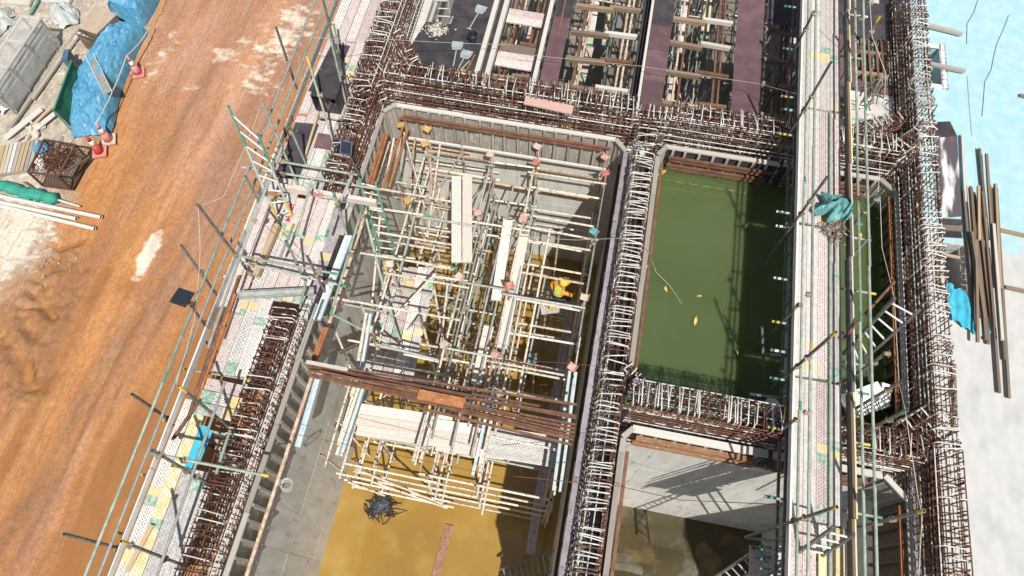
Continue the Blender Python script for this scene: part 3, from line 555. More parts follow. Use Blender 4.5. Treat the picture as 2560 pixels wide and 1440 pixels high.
def cage(label, axis, a0, a1, b0, b1, z0, z1, white, sp=.15, loops=True, group='reinforcement cages on the wall tops', vm=None, r=.0135, zs=.15):
    """wall reinforcement: axis 'x' or 'y' is the run; b0..b1 the thickness; white(t) chance of cement-white hooks along the run"""
    P = (lambda a, b, z: V((a, b, z))) if axis == 'x' else (lambda a, b, z: V((b, a, z)))
    rt = root('rebar_cage', label, 'rebar', P((a0 + a1) / 2, (b0 + b1) / 2, z0), group)
    vm = vm or rebar_r; n = int((a1 - a0) / sp); w = b1 - b0
    pick = lambda t: rebar_w if random.random() < white(t) else (rebar_m if random.random() < .3 else random.choice((rebar_r, rebar_r, rebar_d)))
    for i in range(n + 1):
        a = a0 + (a1 - a0) * i / max(1, n); t = i / max(1, n)
        for f, b in ((0, b0), (1, b1)):
            top = z1 + random.uniform(-.1, -.02)
            rod(P(a + random.uniform(-.012, .012), b, z0), P(a + random.uniform(-.025, .025), b + random.uniform(-.015, .015), top), r, random.choice((vm, vm, rebar_d)) if random.random() > white(t) * .35 else rebar_m, rt, 'vertical_bar')
        if loops:
            for side in (0, 1):
                if random.random() < (.1, .38)[side]: continue
                m = pick(t); me = hook_mesh(w, m, random.randrange(6))
                ang = (0 if axis == 'x' else 0)
                base = P(a + random.uniform(-.03, .03) + side * sp * .5, b0 if side == 0 else b1, z1 + random.uniform(-.07, .06))
                # local x across the wall
                X = (P(0, 1, 0) - P(0, 0, 0)) * (1 if side == 0 else -1); Y = V((0, 0, 1)).cross(X)
                rotm = Matrix((X, Y, V((0, 0, 1)))).transposed().to_4x4()
                place('hook_bar', me, rt, Matrix.Translation(base) @ rotm @ Matrix.Rotation(random.gauss(0, .055), 4, 'Z') @ Matrix.Rotation(random.gauss(0, .07), 4, 'Y'))
    z = z0 + .15
    while z < z1 - .05:
        for b in (b0 - .02, b1 + .02):
            m = random.choice((vm, rebar_m, rebar_m, rebar_w, rebar_r))
            rod(P(a0 - .05, b + random.uniform(-.01, .01), z + random.uniform(-.02, .02)), P(a1 + .05, b + random.uniform(-.01, .01), z + random.uniform(-.02, .02)), r, m, rt, 'longitudinal_bar')
        z += zs
    for k in range(3):
        b = b0 + w * (k + .5) / 3
        rod(P(a0, b, z1 - .12 - .03 * (k % 2)), P(a1, b + random.uniform(-.03, .03), z1 - .13), r, random.choice((rebar_m, rebar_w, rebar_r)) if white(.5) > .3 else rebar_r, rt, 'longitudinal_bar')
    for k in range(2):
        b = b0 + w * (k + .5) / 2
        rod(P(a0, b, -.55 + .1 * (k % 2)), P(a1, b, -.52), r, rebar_m, rt, 'longitudinal_bar')
    return rt
cage('rusty reinforcement with short bent bars along the lower left wall', 'y', -1.3, 4.95, -6.28, -5.72, -1.1, .55, lambda t: .28 * (1 - abs(t - .35)), sp=.14)
cage('rusty reinforcement on the left wall behind the crossing platform', 'y', 8.55, 11.2, -6.3, -5.75, -1.1, .55, lambda t: .22, sp=.135)
cage('white topped reinforcement on the left wall at the top edge of the photo', 'y', 11.3, 16.6, -6.35, -5.85, -1.1, .62, lambda t: .15 + .75 * t, sp=.15)
cage('dark brown reinforcement along the back wall of the yellow water pit', 'x', -5.55, .8, 11.5, 12.02, -1.1, .88, lambda t: .18 + .25 * t, sp=.15)
cage('white splashed reinforcement along the back wall of the green pool', 'x', 1.75, 7.2, 11.52, 12.04, -1.1, .85, lambda t: .35 + .3 * t, sp=.15)
cage('white hooked reinforcement along the middle wall beside the green pool', 'y', 4.6, 11.2, .98, 1.46, -1.1, .55, lambda t: .85, sp=.12)
cage('white and rust hooked reinforcement on the middle wall beside the muddy pit', 'y', -1.4, 4.5, .98, 1.46, -1.1, .55, lambda t: .5 + .25 * t, sp=.115)
cage('white coated reinforcement on the cross wall in front of the green pool', 'x', 1.65, 4.75, 4.13, 4.66, -1.1, 1.1, lambda t: .9 - .5 * t, sp=.125)
cage('brown reinforcement on the cross wall right of the walkway', 'x', 4.85, 7.25, 4.13, 4.66, -1.1, .95, lambda t: .4, sp=.125)
cage('tall reinforcement strip beside the light blue slab at the top edge', 'y', 11.5, 17.6, 7.55, 7.98, -.6, .92, lambda t: .4 + .2 * (1 - t), sp=.15)
cage('tall white hooked reinforcement strip along the right wall of the pool', 'y', 4.55, 11.4, 7.52, 7.98, -.6, .92, lambda t: .78 if .3 < t < .8 else .35, sp=.15)
cage('rusty reinforcement strip at the bottom right beside the bare slab', 'y', .6, 4.45, 7.52, 8.02, -.8, .92, lambda t: .2, sp=.15)
def haunch(label, p0, p1, w, z0, z1, white):
    """diagonal corner bars between two cages"""
    p0 = V(p0); p1 = V(p1); d = p1 - p0; u = d.normalized(); nrm = V((-u.y, u.x, 0)); rt = root('corner_rebar', label, 'rebar', (p0 + p1) / 2 + V((0, 0, z0)), 'diagonal corner reinforcement'); n = int(d.length / .13)
    for i in range(n + 1):
        for b in (0, w):
            q = p0 + d * i / n + nrm * b; rod(q + V((0, 0, z0)), q + V((random.uniform(-.03, .03), random.uniform(-.03, .03), z1)), .0155, random.choice((rebar_r, rebar_m, rebar_d)), rt, 'vertical_bar')
        q = p0 + d * (i + .5) / n; m = rebar_w if random.random() < white else rebar_r
        rod(q + V((0, 0, z1 + random.uniform(-.04, .03))), q + nrm * w + V((random.uniform(-.05, .05), 0, z1 + random.uniform(-.05, .05))), .0155, m, rt, 'tie_bar')
    z = z0 + .1
    while z < z1:
        for b in (-.02, w + .02): rod(p0 + nrm * b + V((0, 0, z)), p1 + nrm * b + V((0, 0, z + random.uniform(-.03, .03))), .0155, random.choice((rebar_r, rebar_m)), rt, 'longitudinal_bar')
        z += .14
    return rt
haunch('diagonal rusty corner bars in front of the black plywood deck', (-5.75, 13.1, 0), (-4.95, 12.1, 0), .22, -.5, .6, .5)
haunch('diagonal bars where the right strip meets the back wall of the pool', (6.4, 12.1, 0), (7.5, 12.75, 0), .25, -.5, .7, .7)
haunch('diagonal bars at the junction of the cross wall and the right strip', (6.75, 4.75, 0), (7.5, 5.4, 0), -.25, -.5, .75, .35)
haunch('diagonal bars at the corner of the green pool nearest the middle wall', (1.5, 5.15, 0), (2.0, 4.7, 0), -.2, -.5, .7, .9)
haunch('bars at the meeting of the middle wall and the back wall', (.55, 11.55, 0), (1.95, 11.6, 0), .4, -.6, .6, .7)
haunch('bars filling the wall corner beside the bleached corner form', (7.2, 4.15, 0), (7.95, 4.9, 0), .4, -.6, .75, .3)
haunch('bars filling the wall corner right of the pool at the back', (7.2, 11.5, 0), (8.0, 12.3, 0), .35, -.6, .85, .5)
haunch('bars filling the back left wall corner below the diagonal bars', (-6.25, 11.2, 0), (-5.5, 11.9, 0), .35, -.6, .6, .3)
# loose pink board lying over the back wall bars
rt = root('loose_board', 'pink timber board lying on the back wall reinforcement', 'board', at(1375, 262, .72)); bar(at(1312, 250, .72), at(1432, 276, .7), .26, .04, M('pink_wood', (.50, .30, .27), (.58, .42, .38), 6, .85, coord='obj', stretch=(8, 1, 8)), rt, 'plank')
# wire coils hung on the right strip
def coil(px, py, z, r, label, m=wire_m, n=5, tiltx=.2):
    c = at(px, py, z); b = MB()
    for k in range(n):
        rr = r * random.uniform(.85, 1.08); o = V((random.uniform(-.03, .03), random.uniform(-.03, .03), .02 * k))
        b.tube([c + o + V((rr * math.cos(a), rr * math.sin(a) * .85, math.sin(a + k) * tiltx * r)) for a in [2 * math.pi * i / 16 for i in range(17)]], .008, 4)
    return tag(b.build('wire_coil', m, None, True), label, 'wire')
coil(2300, 212, 1.0, .26, 'coil of tie wire on the right strip, the larger upper one')
coil(2310, 250, 1.0, .21, 'coil of tie wire on the right strip, the smaller lower one')
# ================================================================== UPPER DECKS
dk = root('plywood_deck', 'black and purple plywood deck at the top left with shovels on it', 'deck', (-4.4, 13.8, -.1))
sheet('panel', [(-4.93, 12.2), (-4.53, 12.2), (-4.50, 14.25), (-5.2, 14.2), (-5.42, 13.1)], 0, plyk, dk)
sheet('panel', [(-4.52, 12.2), (-3.45, 12.22), (-3.45, 14.62), (-4.49, 14.55)], 0, plyk, dk)
sheet('panel', [(-4.6, 14.57), (-3.45, 14.64), (-3.45, 17), (-4.66, 17)], -.002, plyk, dk)
for x in (-5.1, -4.5, -3.9): bar((x, 12.2, -.1), (x, 16.5, -.1), .08, .14, timb, dk, 'joist')
def strip(label, x0, x1, y0, y1, cuts, z=0, mats=None):
    rt = root('deck_strip', label, 'deck', ((x0 + x1) / 2, (y0 + y1) / 2, z - .2), 'plywood strips of the shored deck'); ys = [y0, *cuts, y1]
    for i in range(len(ys) - 1):
        sheet('panel', [(x0 + random.uniform(-.01, .01), ys[i] + .006), (x1 + random.uniform(-.01, .01), ys[i] + .006), (x1, ys[i + 1] - .006), (x0, ys[i + 1] - .006)], z - .003 * (i % 2), (mats or [plyp])[i % len(mats or [plyp])], rt)
    for x in (x0 + .06, x1 - .06): bar((x, y0, z - .09), (x, y1, z - .09), .05, .12, timbb, rt, 'joist')
    return rt
strip('purple plywood strip left of centre, leading to the pink board', -1.73, -1.26, 12.2, 22, [13.6, 15.1, 17.3], mats=[plyp, plyp, plyk])
strip('dark plywood strip in line with the middle wall', .97, 1.53, 12.0, 22, [13.3, 14.4, 15.3, 17], mats=[plyp, plyp, plyp, plyk])
strip('wide purple plywood strip beside the steel walkway', 3.3, 4.05, 12.25, 22, [14.2, 15.9, 17.5], mats=[plyp])
rt = root('beam_timbers', 'pair of bleached beam timbers right of the black deck', 'timber', (-3.25, 14.5, -.3))
for x in (-3.41, -3.13): bar((x, 12.2, .0), (x + .02, 21, .0), .13, .18, timbw, rt, 'timber')
bar((-3.27, 12.2, -.14), (-3.26, 21, -.14), .14, .03, plyk, rt, 'soffit')
rt = root('beam_timbers', 'bleached timber beside the purple strip left of centre', 'timber', (-1.88, 14.5, -.3))
bar((-1.87, 12.2, .0), (-1.87, 21, .0), .11, .16, timbw, rt, 'timber'); bar((-1.97, 12.2, -.25), (-1.97, 21, -.25), .03, .6, plyk, rt, 'side_panel')
rt = root('beam_side_form', 'black side panel and pale timber beside the dark strip', 'formwork', (.78, 14.5, -.6))
bar((.72, 12.1, -.3), (.72, 21, -.3), .03, .66, plyk, rt, 'side_panel'); bar((.915, 12.1, .03), (.915, 21, .03), .07, .06, timbw, rt, 'timber'); bar((.82, 12.1, -.55), (.82, 21, -.55), .16, .03, plyk, rt, 'soffit')
rt = root('rusty_bar', 'rusty flat bar lying on the purple strip left of centre', 'steel bar', at(1410, 50, .05)); bar(at(1394, 95, .03), at(1418, -20, .03), .05, .03, rust, rt, 'bar')
# shoring bays behind the back wall
def shoring(label, xs, x0, x1, seed):
    rs = random.Random(seed); rt = root('shoring', label, 'scaffold', ((x0 + x1) / 2, 16, -7), 'shoring bays under the upper decks')
    ys = [12.7, 13.75, 14.9, 16.0, 17.3, 18.6, 20.2, 22]
    for x in xs:
        for y in ys:
            tube((x + rs.uniform(-.06, .06), y, -7), (x + rs.uniform(-.06, .06), y + rs.uniform(-.05, .05), -.75), rs.choice((galv, cream, galv, galvg)), rt, 'standard', .028)
    for y in ys:
        for z in (-1.35, -2.6, -3.9, -5.4):
            if rs.random() < .12: continue
            tube((x0 + rs.uniform(-.1, .15), y + .06, z + rs.uniform(-.08, .08)), (x1 - rs.uniform(-.1, .15), y + .06, z + rs.uniform(-.08, .08)), rs.choice((galv, galv, cream, blue_p)), rt, 'ledger', .027, ends=(rs.choice((None, green_t, white_p)), rs.choice((None, yellow_t, white_p))))
        if rs.random() < .7:
            s = rs.choice((-1, 1)); xa, xb = (xs[0], xs[-1]) if s > 0 else (xs[-1], xs[0]); tube((xa, y - .06, -5.2), (xb, y - .06, -1.5), rs.choice((cream, galv)), rt, 'brace', .025)
    for x in xs:
        for z in (-1.6, -3.1, -4.6): tube((x + .07, 12.4, z), (x + .07, 22.5, z), rs.choice((galv, cream)), rt, 'ledger', .026)
    # timber bearers across the bay and rusty steel pairs along it
    for y in (12.95, 13.95, 14.95, 16.0, 17.1, 18.4):
        y += rs.uniform(-.1, .1); e = rs.uniform(-.05, .05)
        bar((x0, y, -.30), (x1 * .55 + x0 * .45 + e, y + e, -.30), .11, .13, timbb, rt, 'bearer')
        bar((x0 * .5 + x1 * .5, y + .13, -.30), (x1, y + .13 + e, -.30), .10, .12, rs.choice((timbw, timbb, rust)), rt, 'bearer')
    for x in (x0 + .2 * (x1 - x0), x0 + .82 * (x1 - x0)):
        for s in (-.07, .07): bar((x + s, 12.25, -.46), (x + s + rs.uniform(-.05, .05), 21, -.46), .055, .11, rs.choice((rust, rust, creamr)), rt, 'steel_joist')
    for k in range(5):
        x = rs.uniform(x0 + .2, x1 - .2); y = rs.uniform(12.8, 18); z = rs.choice((-1.3, -2.55, -3.85))
        board((x, y, z), (x + rs.uniform(-.1, .1), y + rs.uniform(1.6, 2.4), z), .24, rs.choice((B_pink, B_white, B_rose, B_cream, B_yellow)), rt, bands=((0.02, .3, green_p), (.3, .42, yellow_p)) if rs.random() < .5 else ())
    return rt
shoring('shoring of tubes and brown bearers between the bleached timber pair and the purple strip', [-2.95, -2.2], -3.05, -2.02, 1)
shoring('shoring bay left of the dark strip, with pink boards deep inside', [-.95, -.1, .5], -1.2, .68, 2)
shoring('shoring bay between the dark strip and the wide purple strip', [1.75, 2.5, 3.1], 1.56, 3.26, 3)
shoring('shadowed shoring bay under the steel walkway at the back', [4.4, 5.2, 6.0, 6.9], 4.1, 7.3, 4)
bd = root('loose_boards', 'pink and brown boards laid across the shoring right of the bleached timber pair', 'board', at(1290, 110, -.2))
for i, (m, dy) in enumerate(((B_pink, 0), (B_rose, .26), (timbd, .55), (B_pink, 1.6), (B_rose, 1.86))):
    if m is timbd: bar((-3.0, 13.35 + dy, -.2), (-2.0, 13.3 + dy, -.2), .28, .04, timbd, bd, 'plank')
    else: board((-3.05, 13.35 + dy, -.18), (-2.02, 13.32 + dy, -.18), .25, m, bd)
# deck right of the walkway at the top
dk = root('plywood_deck', 'deck right of the walkway with square opening and white smeared panel', 'deck', (6.7, 14, -.2))
def hs(c, m, z=0): sheet('panel', [(x, y) for x, y in c], z, m, dk)
hs([(4.1, 15.95), (7.46, 15.95), (7.46, 17.3), (4.1, 17.3)], plyk); hs([(5.6, 14.1), (6.5, 14.1), (6.5, 15.94), (5.6, 15.94)], plyp)
hs([(6.5, 13.98), (7.46, 13.98), (7.46, 14.35), (6.5, 14.35)], plyp, .004); hs([(6.3, 12.95), (7.3, 12.95), (7.46, 13.3), (7.46, 13.975), (6.3, 13.975)], plyw); hs([(5.6, 12.2), (6.295, 12.2), (6.295, 13.97), (5.6, 13.97)], plyk); hs([(5.6, 13.975), (6.49, 13.975), (6.49, 14.09), (5.6, 14.09)], plyk)
hs([(6.3, 12.2), (6.62, 12.2), (7.3, 12.94), (6.3, 12.94)], plyw, -.003)
for y in (14.75, 15.5): bar((6.5, y, -.16), (7.46, y + .05, -.16), .1, .12, timbb, dk, 'bearer')
for x in (6.75, 6.95, 7.15, 7.3): bar((x, 14.3, -.06 - .01 * x), (x - .05, 16, -.06 - .01 * x), .055, .09, rust if x > 7 else timbb, dk, 'joist')
rt = root('plywood_cover', 'dark corner plywood piece beside the reinforcement right of the pool', 'plywood', (8.5, 12, -.05))
sheet('panel', [tuple(at(*q, .02)[:2]) for q in ((2335, 305), (2375, 303), (2393, 340), (2338, 345))], .02, plyk, rt)
pk = M('stained_cover_panel', (.10, .09, .10), (.66, .66, .66), 1.3, .6, lo=.5, hi=.58, stretch=(2.2, .5, 1), c3=(.24, .09, .09), s3=3, lo3=.62, hi3=.72)
sheet('panel', [tuple(at(*q, .03)[:2]) for q in ((2338, 345), (2393, 340), (2405, 540), (2350, 545))], .03, pk, rt)
rt = root('dark_planks', 'dark stained planks across the recess beside the timber stack', 'plank', at(2380, 570, 0))
for k in range(3): bar(at(2352, 553 + 16 * k, .03), at(2404, 556 + 16 * k, .03), .15, .04, timbd if k % 2 else plyk, rt, 'plank')
rt = root('slab_recess', 'mesh edged rectangular recess in the blue slab with two bearers', 'recess', (8.55, 15.3, -.9))
for (a, b_) in (((8.80, 14.55), (8.80, 16.05)), ((8.3, 14.56), (8.8, 14.56)), ((8.3, 15.98), (8.8, 15.98))): bar((*a, -.012), (*b_, -.012), .12, .03, foam, rt, 'foam_edge')
for k in range(11): rod((8.74, 14.5 + .15 * k, .015), (8.9, 14.5 + .15 * k, .02), .007, rebar_m, rt, 'mesh_bar')
for x in (8.76, 8.88): rod((x, 14.45, .03), (x, 16.1, .03), .007, rebar_m, rt, 'mesh_bar')
bar((8.56, 14.62, -.6), (8.56, 15.9, -.6), .4, .03, timby, rt, 'bottom_panel')
for (a, b_) in (((2318, 63), (2405, 85)), ((2325, 160), (2412, 178))): bar(at(*a, .07), at(*b_, .07), .1, .08, timb, rt, 'bearer')
# ================================================================== LEFT EDGE SCAFFOLD
pf = root('scaffold_platform', 'long board platform with tube guard rails between the clay road and the left wall', 'scaffold', (-7.2, 4, -2.5))
G, Yl = green_p, yellow_p
def bands(L):
    k = random.random()
    if k < .3: return ((.02, .22, G), (.22, .36, Yl))
    if k < .5: return ((L - .4, L - .2, G), (L - .2, L - .04, Yl))
    if k < .62: return ((.03, .3, Yl),)
    return ()
def row(xs, y0, y1, mats, z=0., bd=None, dx=0):
    for i, x in enumerate(xs):
        a = y0 + random.uniform(-.07, .07); b = y1 + random.uniform(-.07, .07)
        board((x, a, z + .004 * (i % 2)), (x + dx, b, z + .004 * (i % 2) + random.uniform(-.01, .01)), .25, mats[i % len(mats)], pf, bands(b - a) if bd is None else bd[i % len(bd)])
row([-7.48, -7.22, -6.955, -6.69], -1.7, 1.38, [B_slot, B_yellow, B_grey, B_grey], bd=[((1.2, 1.45, Yl), (2.3, 2.5, G), (2.5, 2.65, Yl)), ((.1, .35, Yl), (1.9, 2.1, G), (1.75, 1.9, Yl)), (), ((2.7, 2.95, G),)], dx=-.02)
row([-6.45], -1.7, 1.1, [B_white], bd=[()])
row([-7.5, -7.22], 1.42, 2.72, [B_slot, B_yellow], bd=[(), ((1.05, 1.28, G),)])
for i, (m, x0, x1) in enumerate(((B_grey, -7.35, -6.42), (B_white, -7.3, -6.4), (B_rose, -7.38, -6.5))):
    board((x0, 2.62 + .27 * i, .05), (x1, 2.60 + .27 * i, .05), .25, m, pf, ((.02, .3, G), (.62, .9, Yl)) if i < 2 else ())
row([-7.18, -6.92, -6.66], 3.4, 5.35, [B_pink, B_white, B_slot], bd=[((1.5, 1.7, Yl), (1.35, 1.5, G)), ((.03, .3, G), (1.55, 1.75, Yl)), ((1.2, 1.4, G),)], dx=-.02)
row([-6.42], 3.2, 5.0, [B_white], bd=[((.02, .2, G), (.2, .38, Yl))])
xb = [-7.02, -6.755, -6.49, -6.225, -5.96]
row(xb, 5.32, 8.06, [B_white, B_pink, B_rose, B_pink, B_pink], z=.02, bd=[((1.72, 1.9, G), (1.55, 1.72, Yl)), ((1.6, 1.78, G), (1.78, 1.95, Yl), (.02, .16, Yl)), ((1.66, 1.84, G), (.02, .2, G)), ((1.5, 1.68, Yl), (.02, .14, Yl)), ((1.62, 1.8, G), (.02, .26, G))])
row([-5.71], 5.5, 7.95, [B_mauve], z=.015, bd=[((1.0, 1.2, Yl),)])
row([-7.6, -7.33], 4.9, 7.9, [B_pink, B_rose], dx=-.02)
row([-7.55, -7.28, -7.01, -6.74, -6.48], 8.12, 10.4, [B_rose, B_pink, B_white, B_pink, B_grey], bd=[(), ((.03, .3, G),), ((.0, .25, Yl), (1.5, 1.75, Yl)), ((1.35, 1.6, Yl), (.04, .3, G)), ((1.2, 1.42, G), (.03, .24, Yl))])
row([-7.55, -7.28, -7.01, -6.74, -6.5], 10.45, 13.1, [B_pink, B_pink, B_rose, B_pink, B_grey], bd=[(), (), ((1.5, 1.8, G), (1.8, 2.05, Yl)), ((1.35, 1.6, Yl), (1.6, 1.8, G)), ()])
row([-7.6, -7.33, -7.06, -6.79, -6.53], 13.15, 16.5, [B_white, B_pink, B_pink, B_rose, B_white])
for (c, z, m) in ((((-7.6, 8.45), (-7.0, 8.5), (-7.02, 10.2), (-7.62, 10.15)), .06, plyk), (((-6.93, 9.5), (-6.5, 9.5), (-6.52, 9.95), (-6.95, 9.95)), .05, plyp), (((-7.62, 11.2), (-7.05, 11.25), (-7.0, 12.9), (-7.5, 12.9)), .05, plyk)):
    sheet('plywood_offcut', c, z, m, pf)
# toe boards on the outer edge
y = -1.7
while y < 16:
    l = random.uniform(2.2, 3.2); x = -7.66 - .012 * y
    bar((x, y, .075), (x - .012 * l, y + l - .02, .075), .035, .2, random.choice((galv, white_p, galv)), pf, 'toe_board'); y += l
for y in np.arange(-1.2, 16, 1.15):                                     # transoms under the boards
    tube((-7.95, y, -.1), (-6.35, y + random.uniform(-.05, .05), -.1), galvg, pf, 'transom', .027, ends=(random.choice((green_t, yellow_t, white_p)), None))
def chain(pts, m, name, r=.03, ends=None):
    for i in range(len(pts) - 1): tube(pts[i], pts[i + 1], m if not isinstance(m, list) else m[i % len(m)], pf, name, r, ends if i in (0, len(pts) - 2) else None)
chain([(-7.56, -1.7, 1.05), (-7.64, 3, 1.05), (-7.72, 7.4, 1.06), (-7.84, 12.5, 1.05), (-7.9, 16.6, 1.05)], [galvg, galvg, galv, galvg], 'guard_rail', ends=(None, green_t))
chain([(-7.57, -1.7, .6), (-7.66, 4, .6), (-7.74, 9.4, .6), (-7.85, 16.6, .6)], [galv, galv, galvg], 'guard_rail')
for y in np.arange(-1.6, 16.5, 1.9):                                    # outer legs down to the ground
    for x in (-7.72, -6.5): tube((x, y, GZ - .1), (x + random.uniform(-.03, .03), y, .0), galvd, pf, 'standard', .028)
    tube((-7.72, y, -1.4), (-6.5, y, -1.4), galvd, pf, 'ledger', .027); tube((-7.72, y, -2.2), (-6.5, y + 1.9, -.3), galvd, pf, 'brace', .025)
def T(x0, y0, z0, x1, y1, z1, m, name='standard', ends=None, r=.03, cp_=None, parent=None):
    a, b = at(x0, y0, z0), at(x1, y1, z1); tube(a, b, m, parent or pf, name, r, ends)
    if cp_:
        for t in cp_: coupler(a.lerp(b, t) + V((.03, -.03, .02)), parent or pf, random.uniform(0, 3))
    return a, b
# outer standards above the boards
T(160, 1335, 1.75, 300, 1371, -.1, galvd, cp_=(.55, .92)); T(330, 985, 1.75, 428, 1052, -.1, galvd, cp_=(.5, .9)); T(453, 613, 1.75, 545, 742, -.1, galvd, cp_=(.5,))
T(493, 510, 2.0, 635, 697, -.1, galvd, cp_=(.65, .9)); T(478, 765, 1.2, 514, 815, -.1, galvd); T(690, 68, 1.9, 742, 222, .0, galvd, cp_=(.55,)); T(655, 256, 1.9, 745, 462, .0, galvg, cp_=(.3, .5))
T(767, 140, 1.9, 838, 372, .0, galvg, cp_=(.4, .95), ends=(yellow_t, None)); T(808, 0, 2.2, 872, 250, .1, galvd, cp_=(.5, .8)); T(822, 78, 1.8, 866, 262, .1, galvg); T(834, 60, 1.6, 860, 200, .1, galv); T(722, 312, 1.6, 763, 407, .1, galvg, ends=(green_t, None))
T(613, 440, 1.4, 650, 510, .0, galvg, cp_=(.6,)); T(672, 525, 1.4, 700, 560, .0, galvd)
# inner standards
T(303, 1353, 2.0, 470, 1418, -.1, galvd, cp_=(.1, .6, .95), ends=(yellow_t, None)); T(380, 1125, 1.95, 553, 1228, -.1, galvd, cp_=(.1, .45, .6)); T(447, 965, 1.95, 602, 1092, -.1, galvd, cp_=(.5, .9), ends=(yellow_t, None))
T(715, 603, 1.5, 762, 700, .1, galvg, cp_=(.9,), ends=(green_t, None)); T(768, 640, 1.6, 822, 750, -.2, galvd, cp_=(.4, .95)); T(833, 478, 1.8, 871, 602, -.1, galvg, cp_=(.25,), ends=(green_t, None))
# rails across and along
T(377, 1133, 1.05, 672, 1190, 1.0, galvg, 'guard_rail', (green_t, yellow_t), cp_=(.05, .28)); T(562, 955, 1.0, 392, 1440, 1.0, galv, 'guard_rail'); T(575, 1075, .9, 540, 1185, .9, galvg, 'guard_rail')
T(697, 403, 1.0, 893, 437, .95, galvg, 'guard_rail', cp_=(.03, .9)); T(700, 432, .7, 952, 474, .65, galvg, 'guard_rail', cp_=(.02, .5)); T(605, 418, .9, 690, 431, .9, galv, 'guard_rail')
T(600, 640, 1.0, 847, 686, 1.0, galv, 'guard_rail', (None, green_t), cp_=(.15, .78)); T(600, 655, .6, 865, 716, .6, galv, 'guard_rail', (None, green_t), cp_=(.12, .8)); T(907, 516, 1.0, 826, 788, .9, galvg, 'guard_rail', (green_t, green_t), cp_=(.1, .45))
T(707, 362, .95, 600, 640, .95, galv, 'guard_rail', cp_=(.3, .7)); T(735, 560, .6, 700, 645, .6, galvg, 'guard_rail'); T(845, 500, .9, 815, 590, .9, galvg, 'guard_rail', (None, green_t)); T(880, 440, 1.0, 842, 520, 1.0, galv, 'guard_rail')
T(780, 450, .8, 740, 590, .8, galvg, 'guard_rail'); T(600, 640, 1.0, 520, 870, 1.0, galv, 'guard_rail'); T(792, 760, .9, 740, 900, .9, galv, 'guard_rail')
T(765, 700, 1.0, 750, 770, .3, galvg, 'brace')
# loose things on the platform
rt = root('loose_plank', 'white and red timber plank lying across the platform behind the red markings', 'plank', at(815, 485, .2)); bar(at(702, 468, .3), at(942, 508, .3), .1, .2, M('red_white_plank', (.62, .55, .52), (.42, .17, .14), 2.2, .85, lo=.52, hi=.62, c3=(.7, .66, .62), s3=14), rt, 'plank')
rt = root('steel_channel', 'bare metal channel lying across the end of the crossing platform', 'channel', at(690, 735, .15)); bar(at(598, 738, .3), at(785, 728, .3), .16, .03, galv, rt, 'web'); 
for s in (-1, 1): bar(at(598, 738 + 8 * s, .34), at(785, 728 + 8 * s, .34), .02, .08, galv, rt, 'flange')
rt = root('box_sections', 'pale blue and white box sections lying on the crossing platform edge', 'steel section', at(820, 700, .1))
for k, (m, dx) in enumerate(((white_p, 0), (blue_p, 9), (black_m, -14))): bar(at(868 + dx, 590, .12), at(788 + dx, 800, .12), .09, .07, m, rt, 'section')
rt = root('rust_pipes', 'rusty pipes lying along the platform beside the toe board', 'pipe', at(545, 830, .1))
for (a, b_, m) in (((598, 690), (486, 1000), rust), ((588, 735), (503, 975), rusto), ((560, 770), (470, 1045), rust), ((500, 1000), (430, 1100), rust)): tube(at(*a, .09), at(*b_, .09), m, rt, 'pipe', .035)
rt = root('rust_pipes', 'rusty angle lying on the platform edge beside the black plywood offcut', 'pipe', at(735, 310, .1)); bar(at(730, 290, .1), at(712, 342, .1), .06, .06, rust, rt, 'angle'); bar(at(795, 285, .1), at(760, 400, .1), .05, .05, timby, rt, 'timber')
rt = root('cyan_sheets', 'two cyan metal sheets set in the gap of the platform', 'sheet', at(500, 1090, -.2))
bar(at(512, 1065, -.02), at(470, 1170, -.02), .16, .02, cyansheet, rt, 'sheet'); bar(at(527, 1075, -.06), at(492, 1160, -.06), .1, .02, cyansheet, rt, 'sheet')
for k in range(5): bar(at(535 + 2 * k, 1085 + 17 * k, -.35), at(590, 1098 + 17 * k, -.35), .07, .03, B_grey, rt, 'slat')
rt = root('timber_post', 'weathered timber board on edge beside the crossing platform', 'timber', at(665, 610, .1)); bar(at(694, 563, .18), at(640, 690, .18), .12, .14, timby, rt, 'timber')
rt = root('flat_stick', 'thin cream timber stick lying on the lower platform boards', 'stick', at(345, 1370, .05)); bar(at(380, 1312, .06), at(316, 1430, .06), .09, .02, timby, rt, 'stick')
# spray painted characters on the white board
def mark(px, py, strokes, z=.03):
    b = MB(); c = at(px, py, z)
    for (x0, y0, x1, y1) in strokes:
        p, q = at(px + x0, py + y0, z), at(px + x1, py + y1, z); d = (q - p).normalized(); n_ = V((-d.y, d.x, 0)) * .014
        b.add([p - n_, q - n_, q + n_, p + n_], [(0, 1, 2, 3)])
    return b
m1 = mark(729, 512, ((-8, -2, 10, 1), (-5, 4, 6, 6), (-6, 3, -8, 10), (-8, 10, 3, 12), (5, 5, 3, 12), (-1, -5, -1, 4))); m2 = mark(721, 543, ((-9, -3, 8, 0), (-4, 3, 6, 5), (2, -1, -6, 9), (-8, 8, 2, 10), (-1, 4, 4, 12)))
m1.v += []; b0 = len(m1.v); m1.v += m2.v; m1.f += [tuple(i + b0 for i in f) for f in m2.f]; m1.m += m2.m
red_ink = M('red_spray_paint', (.62, .03, .09), None, rough=.6); m1.build('painted_mark', red_ink, pf)
